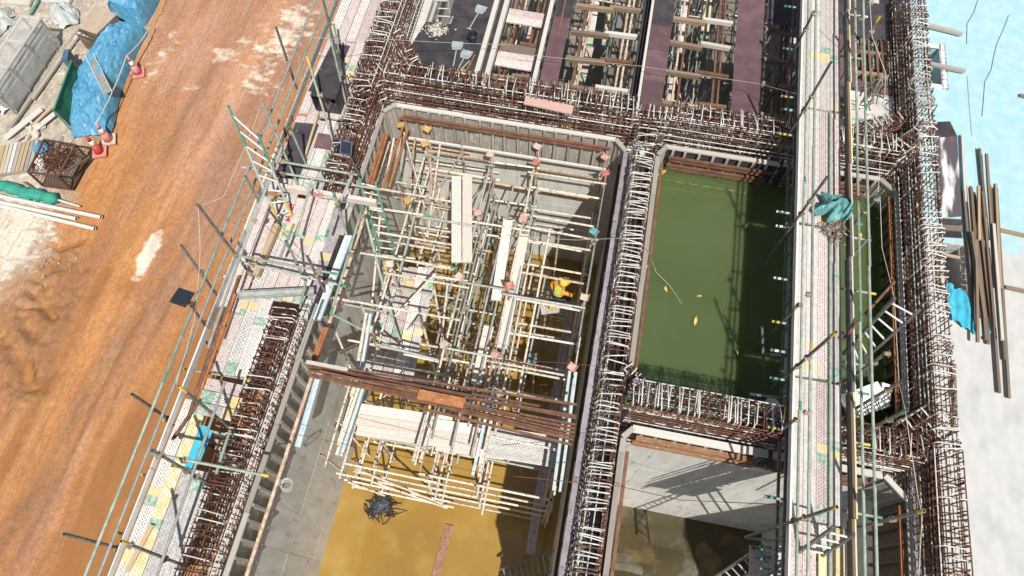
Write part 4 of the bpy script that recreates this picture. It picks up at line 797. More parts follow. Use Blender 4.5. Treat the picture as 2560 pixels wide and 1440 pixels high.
# ladders
def ladder(label, a0, a1, b0, b1, n, rail=galvg, rung=white_p, ends=None, rw=.045):
    a0, a1, b0, b1 = V(a0), V(a1), V(b0), V(b1); rt = root('ladder', label, 'ladder', (a1 + b1) / 2)
    for p, q in ((a0, a1), (b0, b1)):
        if ends:
            c = p.lerp(q, .32); e = p.lerp(q, .8); bar(p, c, rw, .07, ends[0], rt, 'rail'); bar(c, e, rw, .07, rail, rt, 'rail'); bar(e, q, rw, .07, ends[1], rt, 'rail')
        else: bar(p, q, rw, .07, rail, rt, 'rail')
    for k in range(n):
        t = (k + .6) / (n + .2); p, q = a0.lerp(a1, t), b0.lerp(b1, t); tube(p, q, rung, rt, 'rung', .02)
    return rt
ladder('green and yellow ended ladder leaning above the left platform', at(570, 264, 2.6), at(699, 560, .05), at(644, 335, 2.1), at(730, 540, .05), 8, ends=(green_t, yellow_t))
ladder('green and yellow ladder going down from platform into the yellow water pit', at(897, 445, .7), at(972, 700, -2.4), at(938, 455, .7), at(1006, 702, -2.4), 13, rail=green_t, rung=cream, ends=(green_t, yellow_t))
ladder('wooden looking ladder standing in the gap at the top left of the decks', (-5.15, 15.3, -3), (-5.15, 15.0, .2), (-4.75, 15.35, -3), (-4.75, 15.05, .2), 10, rail=timbw, rung=timbw)
# black plywood box on the left scaffold
bx_ = root('plywood_box', 'black plywood box with an open divided front on the left scaffold', 'box', at(808, 275, .1))
c0 = at(776, 240, .65); c1 = at(841, 240, .65); wx = c1 - c0; wx.z = 0; w_ = wx.length; yd = V((0, .75, 0)); base = V((c0.x, c0.y, .12)); X_ = V((1, 0, 0))
def bp(a, b): m_ = MB(); m_.box(a, b); return m_
x0, y0 = base.x, base.y; t_ = .02
for a, b in (((x0, y0, .12), (x0 + t_, y0 + .75, .68)), ((x0 + w_ - t_, y0, .12), (x0 + w_, y0 + .75, .68)), ((x0 + t_ + .001, y0, .12), (x0 + w_ - t_ - .001, y0 + .75, .14)), ((x0 + t_ + .001, y0, .66), (x0 + w_ - t_ - .001, y0 + .75, .68)), ((x0 + t_ + .001, y0 + .73, .141), (x0 + w_ - t_ - .001, y0 + .75, .659))):
    bp(a, b).build('panel', plyk, bx_)
bp((x0 + w_ / 2 - .012, y0 + .003, .141), (x0 + w_ / 2 + .012, y0 + .5, .659)).build('divider', plyb, bx_)
# flood lights
def floodlight(label, c, ax, up, s, body=black_m):
    rt = root('floodlight', label, 'lamp', V(c)); f = frame(V(ax), V(up)).to_3x3().to_4x4(); T4 = Matrix.Translation(V(c)) @ f
    m_ = MB(); m_.box((-.5 * s, -.42 * s, 0), (.5 * s, .42 * s, .12 * s)); m_.build('housing', body, rt, M4=T4)
    m_ = MB(); m_.box((-.44 * s, -.36 * s, .12 * s), (.44 * s, .36 * s, .13 * s)); m_.build('glass', M('dark_glass', (.03, .035, .045), None, rough=.12), rt, M4=T4)
    for k in range(9): m_ = MB(); m_.box((-.4 * s + .09 * s * k, -.38 * s, -.06 * s), (-.385 * s + .09 * s * k, .38 * s, 0)); m_.build('cooling_fin', body, rt, M4=T4)
    m_ = MB(); m_.tube([(-.56 * s, 0, .05 * s), (-.56 * s, .0, -.3 * s), (.56 * s, 0, -.3 * s), (.56 * s, 0, .05 * s)], .025 * s, 5); m_.build('bracket', body, rt, M4=T4)
floodlight('black floodlight clamped to the scaffold over the clay road', at(457, 745, 1.2), (.2, 1, .0), (-.25, -.1, 1), .42)
floodlight('dark blue finned lamp above the rusty left wall reinforcement', at(866, 369, .9), (1, .06, -.1), (.1, -.75, .7), .33, navy)
T(872, 385, .9, 900, 440, .1, galvd, 'lamp_post'); T(862, 330, 1.5, 855, 352, 1.0, galvd, 'lamp_post'); T(483, 770, 1.1, 470, 755, 1.15, galvd, 'lamp_post')
for k, (pts, lab) in enumerate(((((697, 80, 2.0), (835, 97, 1.6), (920, 95, 1.2), (1280, 112, .4)), 'thin wire from the hooked pole across to the upper decks'), (((655, 258, 1.9), (560, 490, 1.6), (497, 515, 1.9)), 'pale string between two outer scaffold poles'), (((495, 520, 1.8), (500, 640, 1.3), (485, 800, .9), (440, 960, .6)), 'pale cord hanging along the guard rail below the tall pole'))):
    wire('line', [at(*p) for p in pts], .007, rope_m if k else wire_m, lab, 'wire', sag=.03)
# ================================================================== RIGHT STEEL WALKWAY
wk = root('walkway', 'raised steel board walkway with tube rails crossing over the green pool', 'walkway', (5.15, 8, 1.1))
pf2 = pf; pf = wk
ZW = 1.2
def wrow(y0, y1, ms, xs, bd=None):
    for i, x in enumerate(xs): board((x, y0 + random.uniform(-.02, .02), ZW + .003 * (i % 2)), (x + .012 * (y1 - y0) * -.4, y1 - .01, ZW + .003 * (i % 2)), .235, ms[i % len(ms)], wk, (bd[i % len(bd)] if bd else bands(y1 - y0)))
xs = [4.76, 5.0, 5.24, 5.48]
wrow(.3, 2.52, [B_rose, B_rose, B_white, B_yellow], [4.78, 5.02, 5.3, 5.54], [(), (), ((1.3, 1.8, Yl),), ((1.5, 2.0, Yl),)])
wrow(2.55, 5.25, [B_plain, B_plain, B_slotp, B_plain], xs, [(), (), ((1.28, 1.45, Yl), (1.1, 1.28, G), (.05, .3, G)), ((1.35, 1.55, G), (1.18, 1.35, Yl))])
wrow(5.3, 8.8, [B_plain, B_plain, B_slotp, B_plain], xs, [(), ((.1, .3, Yl),), (), ((.05, .3, G), (2.2, 2.4, G))])
wrow(8.85, 12.05, [B_plain, B_plain, B_slotp, B_rose], xs, [(), (), ((.1, .3, Yl),), ()])
wrow(12.1, 18, [B_plain, B_plain, B_plain, B_pink], xs, [(), ((1.55, 1.75, Yl), (3.0, 3.2, G)), ((1.5, 1.8, Yl), (1.8, 2.0, G)), ((.02, .25, Yl), (1.5, 1.75, G))])
y = .3
while y < 18:                                                         # right toe boards, inner ones coloured dark for their shade; lattice beam on left
    l = random.choice((2.4, 3.0)); bar((5.72, y, ZW + .10), (5.69, y + l - .02, ZW + .10), .04, .22, random.choice((galvd, timbd)), wk, 'toe_board'); bar((5.765, y, ZW + .1), (5.735, y + l - .02, ZW + .1), .03, .21, random.choice((white_p, yellow_p, timbw)), wk, 'toe_board'); y += l
for z in (ZW - .12, ZW - .5): bar((4.6, .2, z), (4.58, 18, z), .05, .05, galvd, wk, 'beam_chord'); bar((5.6, .2, z), (5.58, 18, z), .05, .05, galvd, wk, 'beam_chord')
for y in np.arange(.4, 18, .6):
    for x in (4.6, 5.6): bar((x, y, ZW - .5), (x, y, ZW - .12), .035, .035, galvd, wk, 'beam_web')
bar((4.62, .3, ZW + .06), (4.61, 18, ZW + .06), .04, .16, white_p, wk, 'toe_board')
for i, (x, z, m) in enumerate(((4.6, 1.75, galvg), (4.6, 2.25, galv), (5.72, 1.78, galvg), (5.7, 2.25, galvg))):
    ys = [.2, 4.4 + i, 9.5 + .6 * i, 14, 18]
    for k in range(4): tube((x, ys[k], z), (x - .015, ys[k + 1], z), m if k % 2 else galvg, wk, 'guard_rail', .029, ends=(random.choice((None, green_t, yellow_t)), None))
tube((5.36, .5, 1.24), (5.34, 12, 1.24), galvg, wk, 'loose_tube', .028)
for py, m in ((531, white_p), (567, white_p), (698, white_p), (808, yellow_t), (950, green_t), (880, white_p), (1075, yellow_t), (335, yellow_t), (272, green_t), (120, green_t), (14, green_t), (240, yellow_t), (1250, green_t)):
    p = at(1965, py, 1.05); tube((4.25, p.y, 1.03), (6.1 + random.uniform(0, .3), p.y + .02, 1.03), galvg, wk, 'transom', .028, ends=(m, random.choice((yellow_t, green_t, white_p))))
def SV(px, py, x, zb=-1.0, m=galvd, e=None, dx=0, dy=0):
    p = atx(px, py, x); tube(p, (p.x + dx, p.y + dy, zb), m, wk, 'standard', .03, ends=(e, None)); coupler((p.x, p.y, 2.25), wk); coupler((p.x, p.y, 1.75), wk)
for px, py, e in ((2035, 28, None), (2078, 155, None), (2068, 442, None), (1993, 765, yellow_t), (2090, 830, yellow_t), (1992, 1047, yellow_t), (2092, 1267, yellow_t)): SV(px, py, 4.52, -1.0 if py > 500 else -7, galvd, e)
for px, py, e in ((2172, 10, None), (2200, 40, yellow_t), (2196, 490, green_t), (2310, 1277, yellow_t), (2267, 1025, green_t), (2250, 955, None), (2205, 890, None)): SV(px, py, 5.85 if py < 600 else 5.95, -1.0 if py > 500 else -7, galvd, e)
for (x0_, y0_, x1_, y1_) in ((1905, 818, 1912, 1000), (2160, 880, 2180, 990)): T(x0_, y0_, .8, x1_, y1_, -.9, galvd, 'standard', parent=wk)
T(1908, 885, .2, 1985, 890, .2, galv, 'ledger', (green_t, None), parent=wk); T(1930, 952, .2, 1990, 957, .2, galv, 'ledger', (green_t, None), parent=wk); T(1875, 985, .2, 1990, 1000, .2, galv, 'ledger', (white_p, None), parent=wk)
T(2237, 703, 2.0, 2105, 850, 1.3, rust, 'brace', parent=wk); T(1925, 640, .1, 1990, 560, 1.0, galvd, 'brace', parent=wk); T(2130, 640, .4, 2175, 590, 1.2, galvg, 'brace', parent=wk)
pf = pf2
ladder('white runged ladder beside the walkway over the green pool', at(2237, 745, 2.6), at(2108, 885, .4), at(2300, 775, 2.6), at(2118, 938, .4), 8, rail=galvd)
ladder('white runged ladder at the lower end of the walkway', at(2082, 1320, 2.4), at(1905, 1445, -.4), at(2135, 1335, 2.4), at(1968, 1446, -.4), 9, rail=galvd)
lp = root('lower_landing', 'small lower board landing beside the bottom of the walkway', 'scaffold', at(1910, 1420, -2))
for k, m in enumerate((B_rose, B_grey, B_grey)): board(at(1888 + 30 * k, 1480, -1.2), at(1890 + 30 * k, 1365, -1.2), .24, m, lp)
for k in range(4): tube(at(1870 + 10 * k, 1345 + 25 * k, -.6), at(1990, 1358 + 25 * k, -.6), galv, lp, 'ledger', .028, ends=(green_t, None))
for px in (1885, 1925, 1955): tube(at(px, 1370, -.3), at(px - 20, 1400, -9.4), galvd, lp, 'standard', .028)
ladder('dark ladder descending into the muddy pit from the landing', at(1905, 1365, -1.0), at(1700, 1500, -6), at(1925, 1395, -1.0), at(1740, 1530, -6), 14, rail=galvd, rung=galv)
# netting bundle, wire heap and hoses on the walkway
def crumple(name, c, rx, ry, h, m, label, cat, seed, rows=7, n=22, amp=.35):
    rs = random.Random(seed); b = MB(); vs = []; fs = []; c = V(c); ph = [rs.uniform(0, 6) for _ in range(6)]
    for i in range(rows + 1):
        f = i / rows
        for k in range(n):
            a = 2 * math.pi * k / n; fold = 1 + amp * (math.sin(5 * a + ph[0] + 2 * f) * .5 + math.sin(9 * a + ph[1]) * .35) * (.3 + f) + rs.uniform(-.06, .06)
            r = f ** .8 * fold; z = h * (1 - f ** 2) * (1 + .3 * math.sin(3 * a + ph[2])) + (rs.uniform(-.12, .12) + .22 * math.sin(7 * a + ph[3] + 3 * f) * f) * h
            vs.append((c.x + rx * r * math.cos(a), c.y + ry * r * math.sin(a), c.z + max(0.004, z)))
    for i in range(rows):
        for k in range(n): fs.append((i * n + k, (i + 1) * n + k, (i + 1) * n + (k + 1) % n, i * n + (k + 1) % n))
    b.add(vs, fs); return tag(b.build(name, m), label, cat)
crumple('netting_bundle', at(2082, 527, 1.3), .36, .34, .4, nettq, 'crumpled turquoise netting bundle dumped on the walkway rail', 'netting', 4, amp=.5)
def tangle(name, c, r, h, n, m, label, cat, seed, tr=.009):
    rs = random.Random(seed); b = MB(); c = V(c)
    for k in range(n):
        a = rs.uniform(0, 6.3); p = [c + V((rs.gauss(0, r * .5), rs.gauss(0, r * .5), rs.uniform(.01, h))) for _ in range(4)]
        out = []
        for i in range(len(p) - 1):
            for t in (0, .33, .66): out.append(p[i].lerp(p[i + 1], t) + V((rs.gauss(0, .03), rs.gauss(0, .03), 0)))
        b.tube(out, tr, 4)
    return tag(b.build(name, m, None, True), label, cat)
tangle('wire_heap', at(2085, 583, 1.25), .28, .25, 26, M('mixed_wire', (.2, .15, .11), (.5, .42, .33), 9, .8), 'brown wire tangle below the turquoise netting on the walkway', 'wire', 6)
hb = MB(); rs = random.Random(8)
for k in range(16):
    a = at(2213, 190, 1.9) + V((rs.uniform(-.08, .08), rs.uniform(-.08, .08), 0)); e = at(2165 + rs.uniform(-20, 25), 262 + rs.uniform(-25, 15), .7)
    hb.tube([a, a.lerp(e, .3) + V((rs.uniform(-.15, .1), rs.uniform(-.1, .1), .05)), a.lerp(e, .7) + V((rs.uniform(-.2, .2), rs.uniform(-.15, .15), -.1)), e], .014, 5)
tag(hb.build('hose_bundle', M('khaki_hose', (.36, .36, .28), (.24, .24, .19), 12, .6), None, True), 'bundle of khaki hoses hanging on the pole right of the walkway', 'hose')
wire('cable', [at(2175, 10, 3.0), at(2180, 90, 2.3), at(2215, 185, 1.9), at(2205, 330, 1.5), at(2195, 480, 1.6)], .008, rope_m, 'pale cable from the top pole past the hose bundle', 'cable')
wire('cable', [at(2200, 490, 1.7), at(2205, 620, .8), at(2235, 740, 1.0), at(2248, 960, .9), at(2262, 1020, 1.3), at(2295, 1240, .9), at(2305, 1290, 1.0), at(2297, 1440, .8)], .008, rope_m, 'pale cable hanging along the dark right wall form', 'cable')
# ================================================================== FALSEWORK IN THE YELLOW WATER PIT
_hd = {}
def jack(x, y, z, parent, m):
    if m.name not in _hd:
        b = MB(); b.box((-.1, -.085, 0), (.1, .085, .012)); b.box((-.1, -.085, .012), (-.088, .085, .07)); b.box((.088, -.085, .012), (.1, .085, .07)); b.tube([(0, 0, -.45), (0, 0, -.002)], .019, 6)
        _hd[m.name] = b.mesh('jack_head', m)
    f = Matrix.Translation(V((x, y, z))) @ Matrix.Rotation(random.uniform(-.7, .7), 4, 'Z') @ Matrix.Rotation(random.uniform(-.15, .15), 4, 'X') @ Matrix.Rotation(random.uniform(-.15, .15), 4, 'Y')
    place('jack_head', _hd[m.name], parent, f)
CX = [-4.4, -2.6, -1.42, .38]; RY = [10.6, 8.83, 6.98, 5.23, 3.47]
hm = {(-4.4, 0): yelpl, (-2.6, 0): palepl, (-1.42, 0): red_p, (.38, 0): red_p, (-4.4, 1): yelpl, (-2.6, 1): redpl, (-1.42, 1): redpl, (.38, 1): nettq, (-1.42, 2): red_p, (.38, 2): palepl, (-1.42, 3): redpl, (.38, 3): redpl}
fw = {}
def fwroot(i, label):
    fw[i] = root('falsework', label, 'scaffold', ((CX[i] + CX[i + 1]) / 2, 7, -7), 'falsework bays standing in the yellow water'); return fw[i]
fwroot(0, 'cluttered falsework bay nearest the left wall of the yellow water pit'); fwroot(1, 'narrow falsework bay with pink planks in the middle of the yellow water pit'); fwroot(2, 'falsework bay of pale rungs where the worker in yellow helmet stands')
rs = random.Random(11)
for i, x in enumerate(CX):
    f = fw[min(i, 2)]
    for j, y in enumerate(RY):
        top = -.75 if j < 4 else -1.9
        jx, jy = x + rs.uniform(-.03, .03), y + rs.uniform(-.03, .03)
        tube((jx, jy, -7.2), (jx + rs.uniform(-.03, .03), jy + rs.uniform(-.03, .03), top - .25), rs.choice((creamr, cream, creamr)), f, 'standard', .034)
        tube((jx, jy, -4.2), (jx, jy, -3.95), creamr, f, 'joint_sleeve', .042)
        if j < 4: jack(jx, jy, -.62, f, hm.get((x, j), palepl))
        for z in (-1.15, -2.5, -3.4, -4.75): coupler((jx + .02, jy - .03, z), f, rs.uniform(0, 3))
    for z in (-1.18, -2.05, -3.25, -4.6):
        s = rs.choice((-.07, .07)); tube((x + s, 10.95, z), (x + s + rs.uniform(-.04, .04), 6.1 + rs.uniform(-.4, .4), z + rs.uniform(-.03, .03)), rs.choice((cream, cream, galv)), f, 'ledger', .028)
        tube((x + s + .012, 6.2, z + .06), (x + s, 2.7 + rs.uniform(-.3, .3), z + .06), rs.choice((cream, cream, creamr)), f, 'ledger', .028)
        if i in (1, 2): tube((x - s * 1.6, 10.4, z - .2), (x - s * 1.6, 3.2, z - .2), rs.choice((cream, galv)), f, 'ledger', .028)
LV = [-1.05, -1.85, -2.75, -3.7, -4.9]
for i in range(3):
    x0, x1 = CX[i], CX[i + 1]; f = fw[i]
    for j, y in enumerate(RY):
        for k, z in enumerate(LV):
            if j == 4 and z > -1.9: continue
            if i == 2 and k not in (0, 3): continue
            if rs.random() < (.0 if i == 2 else .14): continue
            e0, e1 = rs.uniform(.08, .22), rs.uniform(.06, .2); dz = rs.uniform(-.04, .04); yy = y + rs.choice((-.06, .06))
            tube((x0 - e0, yy, z), (x1 + e1, yy + rs.uniform(-.04, .04), z + dz), rs.choice((cream, cream, cream, creamr, galv)), f, 'ledger', .029)
    for j in range(4):
        y0, y1 = RY[j], RY[j + 1]
        for k, z in enumerate(LV[1:5]):                                # intermediate rungs of the frames
            if rs.random() < (2 if i == 2 else .72): continue
            y = (y0 + y1) / 2 + rs.uniform(-.15, .15); tube((x0 - .1, y, z - .12), (x1 + .12, y + rs.uniform(-.05, .05), z - .12), cream, f, 'ledger', .027)
    for j in ((0, 2) if i == 0 else ()):
        if rs.random() < .8: tube((x0, RY[j] + .09, -5.8), (x1, RY[j] + .09, -1.6), rs.choice((cream, galv)), f, 'brace', .026)
yk = 10.35; kk = 0
while yk > 3.3:                                                        # even run of pale rungs across the right bay
    z = (-1.45, -1.95, -1.55, -2.3)[kk % 4]; e = rs.uniform(-.08, .12)
    tube((-1.5 + rs.uniform(-.06, .06), yk, z), (.44 + e, yk + rs.uniform(-.03, .03), z + rs.uniform(-.02, .02)), rs.choice((cream, cream, cream, creamr)), fw[2], 'ledger', .03); yk -= rs.uniform(.36, .48); kk += 1
# extra members of the cluttered left bay, read off the photograph
f = fw[0]
for (a, za, b_, zb, m) in (((1010, 330), -.5, (1062, 520), -1.9, galv), ((985, 345), -.8, (960, 470), -1.3, cream), ((913, 537), .2, (973, 775), -1.6, galvg), ((973, 775), -1.6, (1008, 872), -2.4, galvg), ((1037, 537), -.3, (980, 758), -2.4, galv), ((1090, 683), -.9, (985, 792), -2.3, cream), ((833, 787), -.2, (937, 840), -1.2, galvg), ((937, 840), -1.2, (1010, 878), -2.0, cream),
                     ((1038, 345), -.6, (1012, 520), -1.4, creamr), ((1100, 360), -.9, (1068, 600), -2.6, cream), ((1075, 380), -1.0, (1082, 560), -3.5, creamr), ((950, 540), -.9, (930, 760), -2.8, cream), ((1120, 700), -1.6, (1095, 930), -3.0, cream), ((1085, 720), -1.4, (1110, 860), -4.0, cream), ((1060, 820), -1.6, (1095, 960), -4.4, cream), ((1110, 850), -1.8, (1080, 985), -2.8, cream), ((1130, 850), -1.8, (1105, 990), -2.8, cream), ((840, 830), -.6, (880, 930), -2.5, cream)):
    tube(at(*a, za), at(*b_, zb), m, f, 'brace', .03)
for (a, z, b_, e) in (((855, 625), -.2, (1142, 671), (None, green_t)), ((823, 743), -.2, (1022, 778), (None, None)), ((940, 470), -.3, (1128, 504), (None, None)), ((923, 518), -.25, (1075, 540), (None, green_t)), ((940, 580), -.6, (1130, 612), None), ((1040, 540), -.5, (1190, 566), None), ((1080, 690), -1.2, (1170, 703), None), ((940, 860), -1.2, (1095, 900), None), ((925, 900), -1.3, (1100, 935), None), ((870, 850), -1.2, (935, 862), None), ((1010, 885), -1.5, (1100, 905), None), ((1050, 860), -1.5, (1095, 868), None), ((930, 925), -1.3, (1080, 950), None), ((860, 760), -.9, (960, 780), None)):
    tube(at(*a, z), at(*b_, z), random.choice((cream, galv, cream)), f, 'ledger', .03, ends=e)
for y in [11.0, 9.7, 7.9, 6.1, 4.35]:                                   # second, smaller posts and rungs fill the left bay
    for x in (-5.1, -3.5):
        tube((x + rs.uniform(-.05, .05), y, -7.2), (x + rs.uniform(-.08, .08), y + rs.uniform(-.08, .08), rs.uniform(-1.6, -.7)), rs.choice((cream, creamr)), f, 'standard', .03)
    for z in LV[:4]:
        if rs.random() < .4: continue
        tube((-5.25, y + .05, z - .3), (rs.choice((-4.2, -3.3, -2.5)), y + .05 + rs.uniform(-.05, .05), z - .3 + rs.uniform(-.05, .05)), rs.choice((cream, cream, galv, creamr)), f, 'ledger', .028)
    if rs.random() < .9: tube((-5.1, y - .06, -5), (-3.5, y - .06, -1.4 + rs.uniform(-.3, .3)), cream, f, 'brace', .027)
for x in (-5.05, -3.9, -3.2):
    for z in (-3.0, -4.2):
        y0 = rs.uniform(2.8, 4.5); tube((x, y0, z), (x + rs.uniform(-.05, .05), rs.uniform(7.5, 11), z), rs.choice((cream, cream, galv)), f, 'ledger', .028)
for x in (-2.0, -1.75, -1.1, -.75):
    for z in (-1.5, -3.2): tube((x, rs.uniform(2.8, 4), z), (x + rs.uniform(-.06, .06), rs.uniform(8, 10.6), z), rs.choice((cream, cream, galv)), fw[1], 'ledger', .028)
for y in [9.7, 7.9, 6.1, 4.35]:
    tube((-2.0, y, -7.2), (-2.0, y, -1.3), creamr, fw[1], 'standard', .03); tube((-.55, y, -7.2), (-.55, y, -2.6), creamr, fw[2], 'standard', .03)
# far row close to the formwork with ochre and pink heads
f2 = root('falsework', 'row of jack posts standing against the back formwork of the yellow water pit', 'scaffold', (-2.5, 11.1, -7), 'falsework bays standing in the yellow water')
for x, m in ((-5.15, yelpl), (-4.43, yelpl), (-1.45, palepl), (.33, redpl)):
    tube((x, 11.05, -7.2), (x, 11.02, -.9), creamr, f2, 'standard', .033); jack(x, 11.02, -.55, f2, m)
for z in (-1.05, -1.5, -2.6): bar((-5.2, 11.0, z), (.4, 11.0, z), .06, .07, creamr if z < -1.2 else timbw, f2, 'waler')
for x in (-5.05, -4.9): bar((x, 10.9, -.45), (x, 8.9, -.42), .06, .05, rusto, f2, 'orange_channel')
# front row down to the water
f3 = root('falsework', 'front falsework row at the open yellow water, with cross braces', 'scaffold', (-2.4, 2.5, -7), 'falsework bays standing in the yellow water')
for x in (-5.1, -4.25, -2.53, -1.36, .42):
    tube((x, 2.52, -7.2), (x, 2.52, -2.2), creamr, f3, 'standard', .036)
    for y in (3.47, 4.4): tube((x, y, -7.2), (x, y, -2.6), cream, f3, 'standard', .032)
    for z in (-2.6, -4.2, -5.8): tube((x + .06, 2.3, z), (x + .06, 4.6, z), cream, f3, 'ledger', .028)
for z in (-2.5, -3.5, -4.5, -5.5, -6.6):
    e = rs.uniform(0, .25); tube((-5.25 + (0 if z < -4 else .7), 2.46, z), (-2.2, 2.44, z), cream, f3, 'ledger', .03); tube((-2.75, 2.56, z + .03), (.35 + e, 2.56, z + .03), cream, f3, 'ledger', .03)
    if z > -4: tube((-4.9, 3.42, z), (.5, 3.4, z), rs.choice((cream, galv)), f3, 'ledger', .028)
for (a, b_) in (((-4.3, -2.6), (-2.5, -5.9)), ((-4.2, -4.3), (-2.4, -6.7)), ((-5.1, -5.3), (-4.3, -6.8))): tube((a[0], 2.4, a[1]), (b_[0], 2.4, b_[1]), cream, f3, 'brace', .03)
# boards laid on the falsework
def thing_board(label, lst, group=None, loc=None):
    rt = root('scaffold_boards', label, 'board', loc or lst[0][0], group)
    for a, b_, m, bd in lst: board(a, b_, .25, m, rt, bd)
    return rt
thing_board('pair of cream boards standing out in the back of the pit falsework', [(at(1141, 655, -1.0), at(1141, 440, -1.0), B_cream, ()), (at(1168, 655, -1.0), at(1168, 437, -1.0), B_cream, ())])
thing_board('single cream board in the middle of the pit, right of the cream pair', [(at(1240, 750, -1.4), at(1270, 550, -1.4), B_cream, ())])
thing_board('single cream board in the lower middle of the pit above the brown steel', [(at(1190, 960, -1.7), at(1222, 815, -1.7), B_cream, ())])
thing_board('slanted narrow cream board right of the pit centre', [(at(1255, 870, -1.5), at(1310, 585, -1.3), B_cream, ())])
thing_board('worn board landing deep in the left bay of the pit', [(at(905 + 28 * k, 960, -2.45), at(985 + 24 * k, 668, -2.45), m, bd) for k, (m, bd) in enumerate(((B_pink, ((1.5, 1.7, G),)), (B_white, ((.9, 1.1, G),)), (B_rose, ((1.3, 1.5, G), (2.6, 2.9, Yl))), (B_slot, ((1.2, 1.4, Yl),)), (B_grey, ((2.7, 2.9, G), (1.3, 1.5, Yl)))))])
thing_board('cream perforated boards laid across the pit below the brown steel', [(at(892, 1020 + 27 * k, -2.0), at(1130, 1054 + 27 * k, -2.0), B_cream, ()) for k in range(3)] + [(at(1090, 1060 + 26 * k, -1.97), at(1260, 1084 + 26 * k, -1.97), B_cream, ()) for k in range(3)] + [(at(1215, 1075 + 26 * k, -1.94), at(1395, 1104 + 26 * k, -1.94), B_slot, ()) for k in range(3)])
thing_board('dark board running deep along the shaded side of the pit', [(at(1325, 1385, -5.5), at(1425, 770, -5.5), B_mauve, ())])
thing_board('rusty perforated board floating in the open yellow water', [(at(1086, 1450, -6.95), at(1124, 1312, -6.95), perf('rusty_perforated_board', (.36, .19, .12), (.28, .14, .09), (.45, .3, .22), .05, .09, .014), ())])
# pale blue channel pairs
def chans(label, a, b_, z, m=(blue_p, blue_p), gap=.1, z1=None):
    rt = root('channel_pair', label, 'channel', at(*b_, z)); p, q = at(*a, z), at(*b_, z if z1 is None else z1)
    for k, s in enumerate((-gap / 2, gap / 2)): bar(p + V((s, 0, 0)), q + V((s, 0, 0)), .065, .1, m[k], rt, 'channel')
chans('pale blue channel pair under the pink jack plate on the right of the pit', (1432, 930), (1392, 1228), -.75, gap=.14)
chans('white and blue channel pair left of the brown steel bundle', (922, 785), (896, 940), -.6, (cream, blue_p))
chans('white and blue channel pair below the brown steel on the left', (905, 965), (848, 1140), -.9, (cream, blue_p))
chans('pale channel pair below the brown steel in the middle', (1075, 1040), (1042, 1155), -1.2, (cream, cream), .16)
chans('blue and white channel pair below the brown steel right of the middle', (1232, 1000), (1190, 1190), -1.0, (blue_p, cream), .14)
chans('blue channel pair along the left form above the bare concrete', (800, 930), (745, 1118), -.5, (blue_p, blue_p), .06)
chans('orange rusty channel pair along the left form', (965, 335), (925, 465), -.35, (rusto, rusto), .08)
chans('orange rusty channel pair lower on the left form', (816, 820), (780, 915), -.3, (rusto, rusto), .06)
# bundle of rusty steel across the pit
bs = root('steel_bundle', 'bundle of rusty steel sections lying across the yellow water pit', 'steel section', (-2.3, 3.8, .1))
for k, (a, b_, z) in enumerate((((770, 908), (1442, 1012), .17), ((768, 918), (1440, 1045), .1), ((772, 926), (1441, 1040), .19), ((770, 934), (1438, 1062), .11), ((776, 941), (1436, 1082), .10), ((800, 928), (1300, 1040), .24), ((840, 950), (1434, 1100), .1), ((1040, 1018), (1430, 1112), .12), ((780, 914), (1180, 990), .25), ((775, 912), (1350, 1016), .12), ((790, 938), (1438, 1072), .18), ((900, 960), (1436, 1092), .17))):
    bar(at(*a, z), at(*b_, z), .048, .05, rust, bs, 'section', roll=random.uniform(-.15, .15))
rp_ = root('rust_plate', 'brown rusty plate lying on top of the steel bundle', 'plate', at(1105, 995, .25)); bar(at(1045, 985, .31), at(1160, 1008, .31), .22, .012, rusto, rp_, 'plate')
tm = root('edge_timber', 'weathered timber lying along the head of the rusty steel bundle', 'timber', at(800, 912, .2)); bar(at(766, 905, .27), at(870, 925, .27), .08, .06, timbw, tm, 'timber')
# debris in the waters
def scrap(label, px, py, z, s, m, seed, name='foam_scrap', cat='scrap', elong=2.2):
    rs_ = random.Random(seed); c = at(px, py, z); b = MB(); a0 = rs_.uniform(0, 3.1); n = 9; top = []; bot = []
    for k in range(n):
        a = 2 * math.pi * k / n; r = s * rs_.uniform(.55, 1.15); x, y = r * math.cos(a) * elong * .6, r * math.sin(a) * .6
        p = V((c.x + x * math.cos(a0) - y * math.sin(a0), c.y + x * math.sin(a0) + y * math.cos(a0), c.z)); top.append(p + V((0, 0, rs_.uniform(.01, .05)))); bot.append(p - V((0, 0, .03)))
    b.add(top + bot, [tuple(range(n))] + [(k, n + k, n + (k + 1) % n, (k + 1) % n) for k in range(n)]); return tag(b.build(name, m), label, cat, 'yellow scraps floating in the green pool' if m is yfoam else None)
for k, (px, py, s, lab) in enumerate(((1738, 802, .13, 'largest yellow foam scrap in the middle of the green pool'), (1866, 566, .10, 'yellow foam scrap in the back right of the green pool by the shade'), (1664, 723, .10, 'long yellow foam scrap left of the middle of the green pool'), (1748, 740, .06, 'small pale yellow scrap near the middle of the green pool'), (1616, 668, .08, 'yellow foam scrap against the left edge of the green pool'), (1655, 432, .15, 'yellow foam lump in the back left corner of the green pool'), (1800, 440, .07, 'yellow scrap floating under the back form of the pool'), (1862, 452, .06, 'yellow scrap floating at the back, nearest the walkway'), (1843, 882, .07, 'yellow foam scrap at the edge of the walkway shade'), (2200, 545, .10, 'yellow scrap in the narrow pool strip right of the walkway'), (2150, 590, .10, 'yellow round foam piece right of the walkway by the netting'))):
    scrap(lab, px, py, -.835, s * .62, yfoam, k + 40, elong=2.6)
